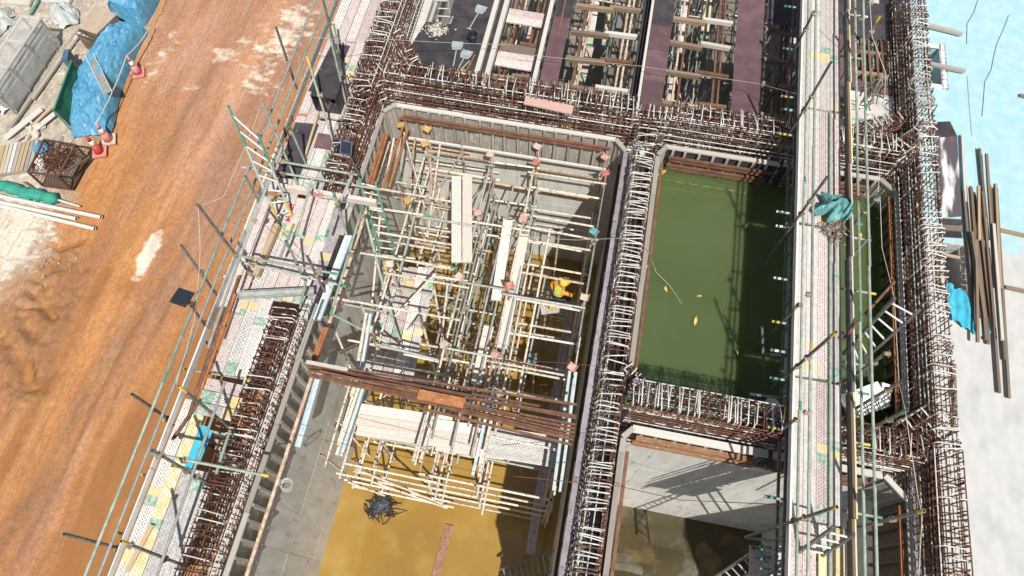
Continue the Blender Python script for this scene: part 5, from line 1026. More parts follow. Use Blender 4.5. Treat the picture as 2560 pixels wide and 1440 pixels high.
for k, (px, py, s, lab) in enumerate(((2160, 1000, .42, 'big white foam slab jammed in the corner of the pool'), (2205, 985, .2, 'smaller white foam block beside the big foam slab'), (1930, 1020, .22, 'white foam block left of the walkway at the cross wall'))):
    c = at(px, py, -.35); b = MB(); rs_ = random.Random(k); b.box((-s, -s * .7, -.12), (s, s * .7, .14)); b.v = [(x * rs_.uniform(.8, 1.1), y * rs_.uniform(.8, 1.1), z) for x, y, z in b.v]
    tag(b.build('foam_block', foam, None, M4=Matrix.Translation(c) @ Matrix.Rotation(.5 + k, 4, 'Z') @ Matrix.Rotation(.25, 4, 'X')), lab, 'foam')
scrap('yellow foam scrap below the big white foam slab', 2150, 1060, -.6, .22, yfoam, 77)
tangle('floating_netting', at(955, 1262, -6.98), .42, .05, 40, black_m, 'black netting tangle floating in the open yellow water', 'netting', 9, .012)
bb = MB(); rs_ = random.Random(5); c = at(948, 1262, -6.97); n = 14
bb.add([c + V((.3 * rs_.uniform(.5, 1.1) * math.cos(6.283 * k / n), .3 * rs_.uniform(.5, 1.1) * math.sin(6.283 * k / n), rs_.uniform(-.0, .04))) for k in range(n)] + [c + V((0, 0, .05))], [(k, (k + 1) % n, n) for k in range(n)])
tag(bb.build('floating_sheet', M('dark_wet_sheet', (.03, .035, .045), (.1, .11, .13), 14, .35, bump=.5, bscale=30)), 'dark wet plastic sheet caught in the floating netting', 'sheet')
coil(720, 1213, -.15, .13, 'pale wire coil hanging on the left form above the concrete', rope_m, 4)
ladder('grey ladder lying in the shaded front corner of the yellow water', at(1250, 1425, -6.3), at(1395, 1372, -5.2), at(1262, 1475, -6.3), at(1402, 1420, -5.2), 10, rail=galvd, rung=galvg)
wire('wire', [at(1280, 590, -.3), at(1440, 600, .0), at(1560, 595, .6), at(1618, 620, .2), at(1640, 680, -.6), at(1675, 715, -.8), at(1705, 760, -.83)], .008, wire_m, 'grey wire running from the falsework across the wall into the green pool')
wire('wire', [at(660, 560, .9), at(850, 740, .6), at(1000, 800, .2), at(1300, 900, -.2), at(1500, 915, .6)], .006, wirer, 'thin rusty wire strung over the left half of the pit')
wire('wire', [at(1280, 1190, -.2), at(1430, 1205, .3), at(1545, 1215, .2), at(1700, 1250, -1.5), at(1960, 1262, -1.2)], .008, wirer, 'rusty wire running over the middle wall to the muddy pit')
wire('wire', [at(1300, 135, .4), at(1600, 165, .5), at(1900, 210, .8), at(2010, 240, 1.5)], .007, wire_m, 'grey wire strung over the shored decks to the walkway')
wire('wire', [at(690, 1075, .3), at(860, 1110, -.2), at(1240, 1190, -.5)], .006, wirer, 'rusty wire from the left form over the open yellow water')
# ================================================================== WORKERS
skin = M('skin', (.30, .17, .11), None, rough=.6); hivis = M('hi_vis_yellow', (.62, .70, .08), (.55, .62, .08), 9, .7); band = M('silver_band', (.62, .62, .58), None, rough=.4)
orange_s = M('orange_sleeve', (.74, .38, .05), (.66, .32, .05), 9, .8); trous = M('dark_trousers', (.07, .065, .09), (.1, .095, .12), 8, .85); glove = M('cyan_glove', (.22, .52, .56), None, rough=.7); boot = M('yellow_boot', (.70, .46, .06), None, rough=.5); blkboot = M('black_boot', (.03, .03, .03), None, rough=.5)
hely = M('yellow_helmet', (.80, .56, .03), None, rough=.3); helb = M('blue_helmet', (.12, .42, .62), None, rough=.3); redm = M('red_strap', (.6, .05, .06), None, rough=.6)
def person(label, J, hel, sleeve, boots, vest=hivis, head_dir=(.6, .4, .2)):
    """J: joint positions; one continuous skinned body, coloured by region"""
    names = ['pelvis', 'waist', 'chest', 'neck', 'head', 'headtop', 'shl', 'ell', 'wrl', 'hal', 'shr', 'elr', 'wrr', 'har', 'hil', 'knl', 'anl', 'tol', 'hir', 'knr', 'anr', 'tor']
    E_ = [('pelvis', 'waist'), ('waist', 'chest'), ('chest', 'neck'), ('neck', 'head'), ('head', 'headtop'), ('chest', 'shl'), ('shl', 'ell'), ('ell', 'wrl'), ('wrl', 'hal'), ('chest', 'shr'), ('shr', 'elr'), ('elr', 'wrr'), ('wrr', 'har'), ('pelvis', 'hil'), ('hil', 'knl'), ('knl', 'anl'), ('anl', 'tol'), ('pelvis', 'hir'), ('hir', 'knr'), ('knr', 'anr'), ('anr', 'tor')]
    rad = dict(pelvis=.135, waist=.125, chest=.15, neck=.06, head=.09, headtop=.085, shl=.075, ell=.05, wrl=.036, hal=.04, shr=.075, elr=.05, wrr=.036, har=.04, hil=.095, knl=.065, anl=.05, tol=.045, hir=.095, knr=.065, anr=.05, tor=.045)
    c0 = V(J['pelvis']); me = bpy.data.meshes.new('body'); me.from_pydata([V(J[n]) for n in names], [(names.index(a), names.index(b)) for a, b in E_], [])
    ob = link(bpy.data.objects.new('body_tmp', me)); sk = ob.modifiers.new('s', 'SKIN'); ob.modifiers.new('u', 'SUBSURF').levels = 2
    for i, n in enumerate(names): me.skin_vertices[0].data[i].radius = (rad[n], rad[n])
    me.skin_vertices[0].data[0].use_root = True
    ev = ob.evaluated_get(bpy.context.evaluated_depsgraph_get()); m2 = bpy.data.meshes.new_from_object(ev); bpy.data.objects.remove(ob)
    m2.materials.clear(); mats = [vest, sleeve, skin, trous, glove, boots, band]
    for m in mats: m2.materials.append(m)
    reg = {'chest': 0, 'waist': 0, 'shl': 1, 'shr': 1, 'ell': 1, 'elr': 1, 'wrl': 2, 'wrr': 2, 'hal': 4, 'har': 4, 'neck': 2, 'head': 2, 'headtop': 2, 'pelvis': 3, 'hil': 3, 'hir': 3, 'knl': 3, 'knr': 3, 'anl': 5, 'anr': 5, 'tol': 5, 'tor': 5}
    wv = V(J['waist']); cv = V(J['chest']); ax = (cv - wv).normalized()
    for p in m2.polygons:
        p.use_smooth = True; n = min(names, key=lambda q: (p.center - V(J[q])).length); mi = reg[n]
        if mi == 0 and -.02 < (p.center - wv).dot(ax) < .04: mi = 6
        p.material_index = mi
    o = place('person', m2); tag(o, label, 'person')
    hc = V(J['headtop']); up = (V(J['headtop']) - V(J['neck'])).normalized(); fd = V(head_dir); b = MB(); n = 16; vs = []; fs = []
    f = frame(fd - up * fd.dot(up), up); prof = [(.135, -.02), (.14, 0), (.128, .05), (.105, .095), (.065, .125), (.0, .135)]
    for r, z in prof: vs += [(r * math.cos(2 * math.pi * k / n) * .88, r * math.sin(2 * math.pi * k / n) * 1.06, z) for k in range(n)]
    for i in range(len(prof) - 1):
        for k in range(n): fs.append((i * n + k, i * n + (k + 1) % n, (i + 1) * n + (k + 1) % n, (i + 1) * n + k))
    b.add(vs, fs); b.add([(-.1, .1, 0), (.1, .1, 0), (.075, .2, -.015), (-.075, .2, -.015), (-.1, .1, -.02), (.1, .1, -.02), (.075, .2, -.03), (-.075, .2, -.03)], [(0, 1, 2, 3), (7, 6, 5, 4), (0, 4, 5, 1), (1, 5, 6, 2), (2, 6, 7, 3), (3, 7, 4, 0)]); b.box((-.012, -.12, .11), (.012, .1, .142))
    b.build('helmet', hel, o, True, M4=Matrix.Translation(hc - up * .03) @ f)
    face = V(J['head']); nb = MB(); nb.box((-.012, .085, -.02), (.012, .115, .02)); nb.build('nose', skin, o, M4=Matrix.Translation(face) @ f)
    for s in (-1, 1):
        h_ = V(J['hal' if s < 0 else 'har']); w_ = V(J['wrl' if s < 0 else 'wrr']); dr = (h_ - w_).normalized(); hb_ = MB(); sd = dr.cross(V((0, 0, 1))).normalized()
        for q in range(4): hb_.tube([h_ + sd * (.016 * (q - 1.5)), h_ + dr * .05 + sd * (.018 * (q - 1.5)), h_ + dr * (.075 + .008 * (q % 3)) + sd * .018 * (q - 1.5) + V((0, 0, -.03))], .0095, 5)
        hb_.tube([h_ - dr * .03 + sd * .03 * s, h_ + dr * .01 + sd * .055 * s, h_ + dr * .04 + sd * .05 * s + V((0, 0, -.02))], .011, 5); hb_.build('fingers', glove, o, True)
    return o
pe = at(1390, 742, -2.72); he = at(1412, 704, -2.08); fwd = (he - pe); fwd.z = 0; fwd.normalize(); lf = V((-fwd.y, fwd.x, 0)); U = V((0, 0, 1))
ch = pe.lerp(he, .62) + U * -.02; fl = at(1374, 776, -3.55); fr = at(1420, 757, -3.55)
person('worker in yellow helmet and hi-vis vest bending among the falsework tubes', dict(pelvis=pe, waist=pe.lerp(ch, .5) + U * .03, chest=ch, neck=pe.lerp(he, .82) + U * .0, head=he - U * .09, headtop=he,
    shl=ch + lf * .2 + U * .02, ell=ch + lf * .34 - fwd * .05 - U * .2, wrl=at(1385, 735, -2.75), hal=at(1382, 740, -2.8), shr=ch - lf * .2 + U * .02, elr=ch - lf * .32 + fwd * .15 - U * .18, wrr=ch - lf * .2 + fwd * .4 - U * .22, har=ch - lf * .18 + fwd * .48 - U * .23,
    hil=pe + lf * .11 - U * .04, knl=(pe + fl) / 2 + lf * .1 + fwd * .16, anl=fl + U * .08, tol=fl + fwd * .16, hir=pe - lf * .11 - U * .04, knr=(pe + fr) / 2 - lf * .08 + fwd * .2, anr=fr + U * .08, tor=fr + fwd * .17), hely, orange_s, boot, head_dir=(fwd.x, fwd.y, -.3))
wt = at(1331, 898, -5.25); b0_ = V((wt.x, wt.y - .05, -6.15)); fwd = V((.2, 1, 0)).normalized(); lf = V((-fwd.y, fwd.x, 0)); ch = V((wt.x - .01, wt.y - .08, -5.72))
person('worker in blue helmet and yellow shirt wading below the pale rungs', dict(pelvis=b0_ - U * .08, waist=b0_ + U * .12, chest=ch, neck=ch + U * .2 + fwd * .05, head=wt - U * .1 + fwd * .02, headtop=wt, shl=ch + lf * .2 + U * .06, ell=ch + lf * .28 - U * .2 + fwd * .05, wrl=ch + lf * .2 + fwd * .3 - U * .22, hal=ch + lf * .18 + fwd * .37 - U * .2, shr=ch - lf * .2 + U * .06, elr=ch - lf * .28 - U * .2 + fwd * .06, wrr=ch - lf * .18 + fwd * .3 - U * .2, har=ch - lf * .16 + fwd * .37 - U * .18,
    hil=b0_ + lf * .1 - U * .14, knl=b0_ + lf * .12 - U * .55 + fwd * .05, anl=b0_ + lf * .13 - U * .95, tol=b0_ + lf * .13 - U * 1.0 + fwd * .16, hir=b0_ - lf * .1 - U * .14, knr=b0_ - lf * .12 - U * .55 + fwd * .08, anr=b0_ - lf * .13 - U * .95, tor=b0_ - lf * .13 - U * 1.0 + fwd * .16), helb, M('yellow_shirt', (.74, .56, .04), None, rough=.8), blkboot, vest=MT['yellow_shirt'] if 'yellow_shirt' in MT else hivis, head_dir=(.2, 1, -.1))
rt = root('standing_board', 'board under the feet of the bending worker', 'board', at(1398, 765, -3.6)); board(at(1352, 774, -3.6), at(1450, 762, -3.6), .28, B_grey, rt)
# ================================================================== YARD BESIDE THE ROAD
def drape(name, pts, m, label, cat='tarpaulin', seed=1, nu=44, nv=26, flat=.55, wr=.05):
    """sheet over a long pile; pts = (px, py, half width m, height m) along the pile on the ground"""
    P0 = [(at(a, b, GZ), w, h) for a, b, w, h in pts]; vs = []; n = len(P0) - 1
    for i in range(nu + 1):
        s = i / nu * n; k = min(int(s), n - 1); t = s - k; c = P0[k][0].lerp(P0[k + 1][0], t); w = P0[k][1] * (1 - t) + P0[k + 1][1] * t; h = P0[k][2] * (1 - t) + P0[k + 1][2] * t
        d = (P0[k + 1][0] - P0[k][0]).normalized(); nr = V((d.y, -d.x, 0))
        for j in range(nv + 1):
            q = j / nv * 2 - 1; prof = max(0, 1 - abs(q) ** (2 / flat * 1.6)) ** .8
            r = fbm(np.array([i * .16 + q]), np.array([j * .22]), seed)[0] - .5; r2 = fbm(np.array([i * .55]), np.array([j * .55 + 9]), seed + 3)[0] - .5
            vs.append(c + nr * (w * (q + .10 * r * (1 if abs(q) > .7 else .2))) + V((0, 0, .07 + h * prof * (1 + .35 * r) + wr * 1.6 * r2 - wr * 2.8 * abs(fbm(np.array([i * .23 + j * .12]), np.array([j * .31 - i * .1]), seed + 7, 3)[0] - .5))))
    b = MB(); W_ = nv + 1; b.add(vs, [(i * W_ + j, i * W_ + j + 1, (i + 1) * W_ + j + 1, (i + 1) * W_ + j) for i in range(nu) for j in range(nv)])
    return tag(b.build(name, m), label, cat)
drape('tarpaulin', [(232, 345, .55, .05), (236, 320, .62, .45), (243, 270, .66, .62), (258, 220, .64, .68), (285, 165, .60, .62), (315, 110, .55, .62), (330, 85, .55, .45), (338, 72, .5, .05)], bluetarp, 'long blue tarpaulin over a pile beside the clay road, rope cones in front', seed=5, nu=90, nv=44, wr=.045)
drape('tarpaulin', [(322, 66, .5, .05), (330, 55, .58, .65), (345, 25, .62, .9), (365, -20, .62, .9)], bluetarp, 'box shaped blue tarpaulin cover at the top edge of the photo', seed=8, nu=40, flat=.3, wr=.05)
rt = root('metal_sheet', 'flat pale metal strip lying on the long blue tarpaulin', 'metal sheet', at(250, 187, -1.85)); bar(at(224, 138, -1.78), at(270, 232, -1.72), .24, .012, galv, rt, 'sheet')
for s in (-1, 1): bar(at(224 + 10 * s, 138 - 3 * s, -1.755), at(270 + 10 * s, 232 - 3 * s, -1.695), .015, .03, white_p, rt, 'folded_edge')
plast = bpy.data.materials.new('clear_plastic_sheet'); plast.use_nodes = True; n = plast.node_tree.nodes; L = plast.node_tree.links; n.clear()
o_ = n.new('ShaderNodeOutputMaterial'); tr = n.new('ShaderNodeBsdfTransparent'); tl = n.new('ShaderNodeBsdfTranslucent'); tl.inputs[0].default_value = (.85, .88, .87, 1); m2x = n.new('ShaderNodeMixShader'); m2x.inputs[0].default_value = .4; df = n.new('ShaderNodeBsdfPrincipled'); df.inputs['Base Color'].default_value = (.88, .90, .89, 1); df.inputs['Roughness'].default_value = .3; mx = n.new('ShaderNodeMixShader')
tx = n.new('ShaderNodeTexNoise'); tx.inputs['Scale'].default_value = 3; tx.inputs['Detail'].default_value = 6; mr = n.new('ShaderNodeMapRange'); mr.inputs[1].default_value = .3; mr.inputs[2].default_value = .7; mr.inputs[3].default_value = .26; mr.inputs[4].default_value = .5
g_ = n.new('ShaderNodeNewGeometry'); L.new(g_.outputs['Position'], tx.inputs['Vector']); L.new(tx.outputs[0], mr.inputs[0]); L.new(mr.outputs[0], mx.inputs[0]); L.new(tr.outputs[0], mx.inputs[1]); L.new(df.outputs[0], m2x.inputs[1]); L.new(tl.outputs[0], m2x.inputs[2]); L.new(m2x.outputs[0], mx.inputs[2]); L.new(mx.outputs[0], o_.inputs[0])
pw = root('plastic_wrapped_stack', 'timber frame wrapped in clear plastic sheet at the left edge of the yard', 'wrapped stack', at(60, 200, GZ))
far = [at(20, 75, -2.4), at(55, 36, -1.35), at(100, 43, -1.35), at(152, 106, -2.35)]; dn = at(0, 193, -1.35) - at(100, 43, -1.35); dn *= 1.22
vs = []; nu = 24
for i in range(nu + 1):
    for k in range(4):
        for s in range(5 if k < 3 else 1):
            p = far[k].lerp(far[min(3, k + 1)], s / 5) + dn * i / nu; w = math.sin(i * .7 + s * 2 + k) * .008; vs.append(p + V((w, w, w)))
W_ = 16; b = MB(); b.add(vs, [(i * W_ + j, i * W_ + j + 1, (i + 1) * W_ + j + 1, (i + 1) * W_ + j) for i in range(nu) for j in range(W_ - 1)]); b.add([vs[j] for j in (0, 5, 10, 15)], [(3, 2, 1, 0)]); b.build('plastic_cover', plast, pw, False)
for k in (1, 2):
    bar(far[k] + V((0, 0, -.05)), far[k] + dn + V((0, 0, -.05)), .05, .05, timbw, pw, 'frame_rail')
for t in (.02, .35, .68, .98):
    bar(far[1] + dn * t - V((0, 0, .05)), far[2] + dn * t - V((0, 0, .05)), .05, .05, timbw, pw, 'frame_rail')
    for k, z in ((1, -2.42), (2, -2.42)): bar(far[k] + dn * t - V((0, 0, .05)), V((*(far[k] + dn * t)[:2], z)), .05, .05, timb, pw, 'frame_post')
for k in range(5): bar(far[2].lerp(far[3], .25 + .14 * k) + V((-.1, 0, -.05)), far[2].lerp(far[3], .25 + .14 * k) + dn * .97 + V((-.1, 0, -.05)), .04, .04, random.choice((galvd, timb, timbw)), pw, 'rail')
bb_ = MB(); q = far[1].lerp(far[2], .5); bar(V((q.x, q.y, -2.1)) + dn * .08, V((q.x, q.y, -2.1)) + dn * .95, .6, .5, M('stored_boards', (.45, .46, .45), (.3, .3, .3), 4, .8), pw, 'stored_boards')
crumple('plastic_sack', at(170, 48, GZ + .05), .42, .4, .5, MT['slab_concrete'] and M('pale_grey_sack', (.60, .63, .61), (.48, .52, .51), 5, .45), 'pale plastic sack at the back end of the wrapped stack', 'sack', 14, amp=.18)
crumple('plastic_sack', at(10, 60, GZ + .05), .3, .5, .45, MT['pale_grey_sack'], 'pale plastic sack on the left of the wrapped stack', 'sack', 15, amp=.25)
crumple('cloth_heap', at(8, 255, GZ + .05), .3, .55, .3, foam, 'white cloth heap at the left edge below the wrapped stack', 'cloth', 16, amp=.35)
crumple('cloth_heap', at(88, 325, GZ + .03), .22, .35, .15, tan, 'crumpled pale sacking by the green screen', 'cloth', 17, amp=.45)
rt = root('long_timbers', 'long brown timbers lying beside the plastic wrapped stack', 'timber', at(110, 200, GZ))
for a, b_, w in (((196, 74), (28, 318), .09), ((186, 100), (60, 270), .08), ((200, 82), (110, 205), .1), ((172, 120), (82, 248), .07)): bar(at(*a, GZ + .13), at(*b_, GZ + .11), w, .07, random.choice((timby, timb, timbw)), rt, 'timber')
rt = root('waste_timber', 'pale waste boards dumped above the pallet', 'timber', at(60, 310, GZ))
for a, b_, w in (((103, 272), (12, 346), .2), ((128, 268), (60, 335), .09), ((135, 285), (82, 328), .16), ((70, 290), (95, 340), .06), ((40, 352), (120, 300), .05)): bar(at(*a, GZ + .1 + random.uniform(0, .08)), at(*b_, GZ + .1), w, .03, random.choice((timbw, timby, timbw)), rt, 'board')
rt = root('plywood_crate', 'plywood topped crate with an open tray between the tarpaulin and the wrapped stack', 'crate', at(240, 80, GZ))
tp = [at(*q, -1.75) for q in ((193, 68), (241, 84), (290, 36), (240, 10))]
def prism(tp, zb, m, name, parent, inset=0):
    b = MB(); n = len(tp); c = sum(tp, V((0, 0, 0))) / n; bt = [V((p.x + (c.x - p.x) * inset, p.y + (c.y - p.y) * inset, zb)) for p in tp]; b.add(tp + bt, [tuple(range(n)), tuple(range(2 * n - 1, n - 1, -1))] + [(k, n + k, n + (k + 1) % n, (k + 1) % n) for k in range(n)]); return b.build(name, m, parent)
prism([p + V((0, 0, -.022)) for p in tp], GZ, osb, 'crate_body', rt, .03); prism(tp, -1.77, plyb, 'top_sheet', rt, -.02)
t2 = [at(*q, -1.95) for q in ((190, 84), (236, 98), (244, 112), (196, 92))]
for k in range(4): bar(V((t2[k].x, t2[k].y, -2.2)), V((t2[(k + 1) % 4].x, t2[(k + 1) % 4].y, -2.2)), .025, .5, osb, rt, 'tray_side')
crumple('rubbish_bag', at(222, 95, -2.2), .2, .12, .15, foam, 'white rubbish in the open tray of the crate', 'rubbish', 21)
bk = root('black_crate', 'black plastic crate with lid behind the green screen', 'crate', at(180, 165, GZ))
prism([at(*q, -2.0) for q in ((180, 150), (202, 148), (204, 165), (184, 168))], GZ + .02, black_m, 'crate_body', bk, .06); prism([at(*q, -1.95) for q in ((152, 148), (168, 150), (172, 122), (160, 124))], GZ + .02, navy, 'side_box', bk, .05); prism([at(*q, -1.97) for q in ((178, 150), (203, 147), (206, 167), (183, 170))], -2.02, black_m, 'lid', bk)
gs = root('green_screen', 'dark green mesh screen panel standing between crate and tarpaulin', 'screen', at(175, 260, GZ))
a0, a1 = at(178, 153, -1.45), at(134, 274, -1.45); nu = 16; vs = []
for i in range(nu + 1):
    for j in range(5):
        t = i / nu; p = a0.lerp(a1, t); vs.append(V((p.x + .05 * math.sin(i * .9) * j / 4 + .12 * math.sin(math.pi * t) * j / 4, p.y, -1.45 - (GZ * -1 - 1.5) * j / 4)))
b = MB(); b.add(vs, [(i * 5 + j, i * 5 + j + 1, (i + 1) * 5 + j + 1, (i + 1) * 5 + j) for i in range(nu) for j in range(4)]); b.build('mesh_sheet', netgreen, gs)
tube(a0 + V((.02, 0, .02)), a1 + V((.02, 0, .02)), green_t, gs, 'top_tube', .025)
for t in (0, .5, 1): p = a0.lerp(a1, t) + V((-.04, 0, 0)); tube((p.x, p.y, GZ), (p.x, p.y, -1.44), green_t, gs, 'post', .022)
pa = root('pallet', 'weathered wooden pallet on the yard above the scrap cage', 'pallet', at(45, 392, GZ))
pc = [at(*q, -2.33) for q in ((4, 364), (98, 348), (78, 424), (-14, 436))]
for k in range(9):
    t = (k + .5) / 9; bar(pc[0].lerp(pc[1], t), pc[3].lerp(pc[2], t) + V((0, 0, random.uniform(-.01, .01))), .095, .022, random.choice((timbw, timby, timb)), pa, 'slat')
for t in (.04, .5, .96): bar(pc[0].lerp(pc[3], t) + V((0, 0, -.065)), pc[1].lerp(pc[2], t) + V((0, 0, -.065)), .09, .1, timb, pa, 'runner')
cg = root('scrap_cage', 'rusty wire cage filled with rebar scrap at the road edge', 'cage', at(140, 410, GZ))
ct = [at(*q, -1.7) for q in ((110, 349), (188, 362), (146, 440), (70, 430))]; cb = [V((p.x * .985 + .015 * at(140, 410, GZ).x, p.y, GZ + .12)) for p in ct]
for k in range(4):
    k2 = (k + 1) % 4; bar(ct[k], ct[k2], .045, .045, rebar_d, cg, 'rim'); bar(cb[k], cb[k2], .045, .045, rebar_d, cg, 'base_rail'); bar(cb[k], ct[k], .045, .045, rebar_d, cg, 'post')
    for t in np.arange(.1, 1, .1): rod(cb[k].lerp(cb[k2], t), ct[k].lerp(ct[k2], t), .007, rebar_d, cg, 'wire')
    for t in (.2, .4, .6, .8): rod(cb[k].lerp(ct[k], t), cb[k2].lerp(ct[k2], t), .007, rebar_d, cg, 'wire')
sheet('floor_panel', [tuple(p[:2]) for p in cb][::-1], GZ + .14, osb, cg)
bar(ct[2].lerp(ct[1], .2) + V((.1, -.1, 0)), cb[1] + V((.1, 0, .1)), .05, .05, timbd, cg, 'side_bar')
tangle('rebar_scrap', at(150, 405, -2.3), .42, .4, 90, rebar_r, 'rusty rebar offcuts heaped in the wire cage', 'scrap', 30, .009)
crumple('blue_wrap', at(108, 372, -2.3), .22, .25, .2, bluetarp, 'blue and white plastic wrap in the corner of the wire cage', 'plastic', 31, amp=.4); crumple('white_wrap', at(110, 400, -2.28), .2, .25, .15, foam, 'white plastic scrap in the wire cage beside the rebar', 'plastic', 32, amp=.4)
for k, (a, b_) in enumerate((((-10, 488), (253, 543)), ((-10, 503), (191, 547)), ((-10, 512), (237, 572)))):
    tag(tube(at(*a, GZ + .12), at(*b_, GZ + .12), pvc, None, 'plastic_pipe', .058), ('uppermost', 'middle, shortest', 'lowest')[k] + ' of three white plastic pipes lying at the road edge', 'pipe', 'white plastic pipes in the yard')
tag(tube(at(140, 498, GZ + .1), at(200, 516, GZ + .1), pvc, None, 'plastic_pipe', .03), 'thin pale pipe sticking out of the green netting roll', 'pipe')
nr_ = MB(); A_, B__ = at(-15, 462, GZ + .16), at(142, 500, GZ + .15); pts = [A_.lerp(B__, k / 14) + V((0, random.uniform(-.03, .03), random.uniform(-.02, .03))) for k in range(15)]
nr_.tube(pts, [.17 + random.uniform(-.035, .035) for _ in range(14)] + [.06], 10); tag(nr_.build('netting_roll', M('bright_green_netting', (.03, .27, .20), (.05, .34, .26), 8, .75, bump=.5, bscale=40)), 'roll of bright green netting lying above the plastic pipes', 'netting')
tag(bar(at(60, 455, GZ + .1), at(95, 480, GZ + .12), .05, .05, timbd, None, 'dark_stick'), 'short dark stick leaning against the green netting roll', 'stick')
for q, lab in (((40, 5), 'pale stone coloured panel at the top left edge'), ((140, 0), 'grey rounded panel at the top edge of the yard')):
    rt = root('paving_stone', lab, 'panel', at(*q, GZ)); c = at(*q, GZ + .1); bar(c - V((.45, .0, 0)), c + V((.5, .1, 0)), .35, .09, tan if q[0] < 90 else MT['pale_grey_sack'], rt, 'panel')
rt = root('green_pole', 'dark green pole lying beyond the wrapped stack', 'pole', at(90, 15, GZ)); tube(at(76, 36, GZ + .12), at(104, -12, GZ + .12), green_t, rt, 'pole', .04)
# cones
def cone(label, px, py, bm, basem, lean=(0, 0)):
    rt = root('traffic_cone', label, 'traffic cone', at(px, py, GZ), 'traffic cones along the tarpaulin'); c = at(px, py, GZ + .05); b = MB(); f = Matrix.Translation(c) @ Matrix.Rotation(lean[0], 4, 'X') @ Matrix.Rotation(lean[1], 4, 'Y') @ Matrix.Rotation(.4, 4, 'Z')
    b.box((-.2, -.2, 0), (.2, .2, .045)); b.build('base', basem, rt, M4=f)
    def seg(z0, z1, m, nm):
        R_ = lambda z: .145 - .115 * z / .75
        q = MB(); q.tube([(0, 0, z0), (0, 0, z1)], [R_(z0), R_(z1)], 14); q.build(nm, m, rt, True, M4=f)
    seg(.045, .36, bm, 'body'); seg(.36, .55, white_p, 'reflective_collar'); seg(.55, .75, bm, 'body')
    return f @ V((0, 0, .75))
t1 = cone('faded pink cone on the road side of the long blue tarpaulin', 346, 183, conepink, conepink); t2_ = cone('faded pink cone with pale base at the near end of the tarpaulin', 273, 350, conepink, palepl); t3 = cone('bright red cone nearest the scrap cage', 250, 380, conered, conepink)
wire('rope', [at(377, 62, -2.1), t1, t2_], .018, rope_m, 'pale rope strung between the pink cones along the tarpaulin', 'rope', sag=.08)
wire('hose', [at(415, 0, GZ + .06), at(402, 30, GZ + .06), at(385, 58, GZ + .06)], .02, yellow_t, 'yellow hose on the ground beside the box shaped tarpaulin', 'hose')
# ================================================================== RIGHT SLAB THINGS
ts = root('timber_stack', 'loose stack of long brown timbers on the right slab', 'timber', at(2465, 700, 0))
for k, (a, b_, z, m) in enumerate((((2408, 475), (2440, 830), .05, timbd), ((2418, 465), (2450, 840), .05, timbw), ((2428, 470), (2452, 790), .12, timbb), ((2436, 488), (2465, 850), .05, timbd), ((2446, 465), (2448, 600), .18, timby), ((2443, 500), (2478, 800), .12, timbb), ((2450, 520), (2470, 860), .05, timbd), ((2455, 480), (2486, 820), .18, timbb), ((2462, 545), (2480, 780), .12, timbw), ((2448, 372), (2470, 600), .05, timbd), ((2466, 385), (2487, 700), .12, timbb), ((2478, 470), (2512, 900), .05, timbd), ((2488, 460), (2500, 720), .12, timby), ((2490, 470), (2522, 995), .05, timbd), ((2470, 620), (2498, 982), .05, timbd), ((2440, 600), (2444, 855), .19, timbb), ((2430, 580), (2462, 795), .19, timbb), ((2484, 560), (2506, 850), .19, timbw), ((2405, 338), (2413, 505), .05, timbw))):
    bar(at(*a, z), at(*b_, z), .058, .055, m, ts, 'timber', roll=random.uniform(-.2, .2))
for q, lab in ((((2500, 575), (2575, 592)), 'thin pale timber lying at the right edge of the slab, upper one'), (((2514, 718), (2580, 732)), 'short brown timber lying at the right edge of the slab, lower one'), (((2549, 238), (2575, 245)), 'tiny timber offcut on the light blue slab at the right edge')):
    tag(bar(at(*q[0], .01), at(*q[1], .01), .09, .05, timbb, None, 'loose_timber'), lab, 'timber')
for q, lab in ((((2383, 910), (2388, 1080)), 'brown edge timber along the right strip beside the bare slab'),): tag(bar(at(*q[0], .02), at(*q[1], .02), .08, .08, timbb, None, 'edge_timber'), lab, 'timber')
def cloth(label, P4, z, m, seed, name='plastic_sheet', h=.18):
    c = [at(*q, z) for q in P4]; vs = []; nu, nv = 16, 22
    for i in range(nu + 1):
        for j in range(nv + 1):
            p = c[0].lerp(c[1], i / nu).lerp(c[3].lerp(c[2], i / nu), j / nv); f = fbm(np.array([i * .35]), np.array([j * .16]), seed)[0]; f2 = math.sin(i * 1.1 + j * .25 + seed) * .5 + .5
            vs.append(p + V((.08 * (f - .5), .12 * (f - .5), h * f * (.4 + .6 * f2))))
    b = MB(); W_ = nv + 1; b.add(vs, [(i * W_ + j, (i + 1) * W_ + j, (i + 1) * W_ + j + 1, i * W_ + j + 1) for i in range(nu) for j in range(nv)]); return tag(b.build(name, m, None, True), label, 'sheet')
cloth('crumpled cyan plastic sheet between the right strip and the timber stack', ((2362, 705), (2412, 735), (2440, 838), (2372, 800)), 0, cyansheet, 3)
cloth('tail of cyan plastic sheet lying under the timber ends', ((2425, 820), (2470, 815), (2476, 834), (2432, 838)), -.02, cyansheet, 4, h=.06)
rc = root('recess_timbers', 'upright planks and wire mesh in the recess beside the timber stack', 'timber', at(2385, 660, -.9))
for k, (x, m) in enumerate(((8.30, timby), (8.45, timbb), (8.62, timbw))): bar((x, 8.42, -.25 - .1 * k), (x + .03, 9.7, -.25 - .1 * k), .08, .06, m, rc, 'plank')
for k in range(9): rod((8.8, 8.4 + .15 * k, -.02), (8.95, 8.4 + .15 * k, -.02), .006, rebar_m, rc, 'mesh_wire')
for x in (8.82, 8.92): rod((x, 8.35, -.01), (x, 9.75, -.01), .006, rebar_m, rc, 'mesh_wire')
bar((8.22, 9.4, .02), (8.8, 9.38, .02), .06, .05, timby, rc, 'cross_batten')
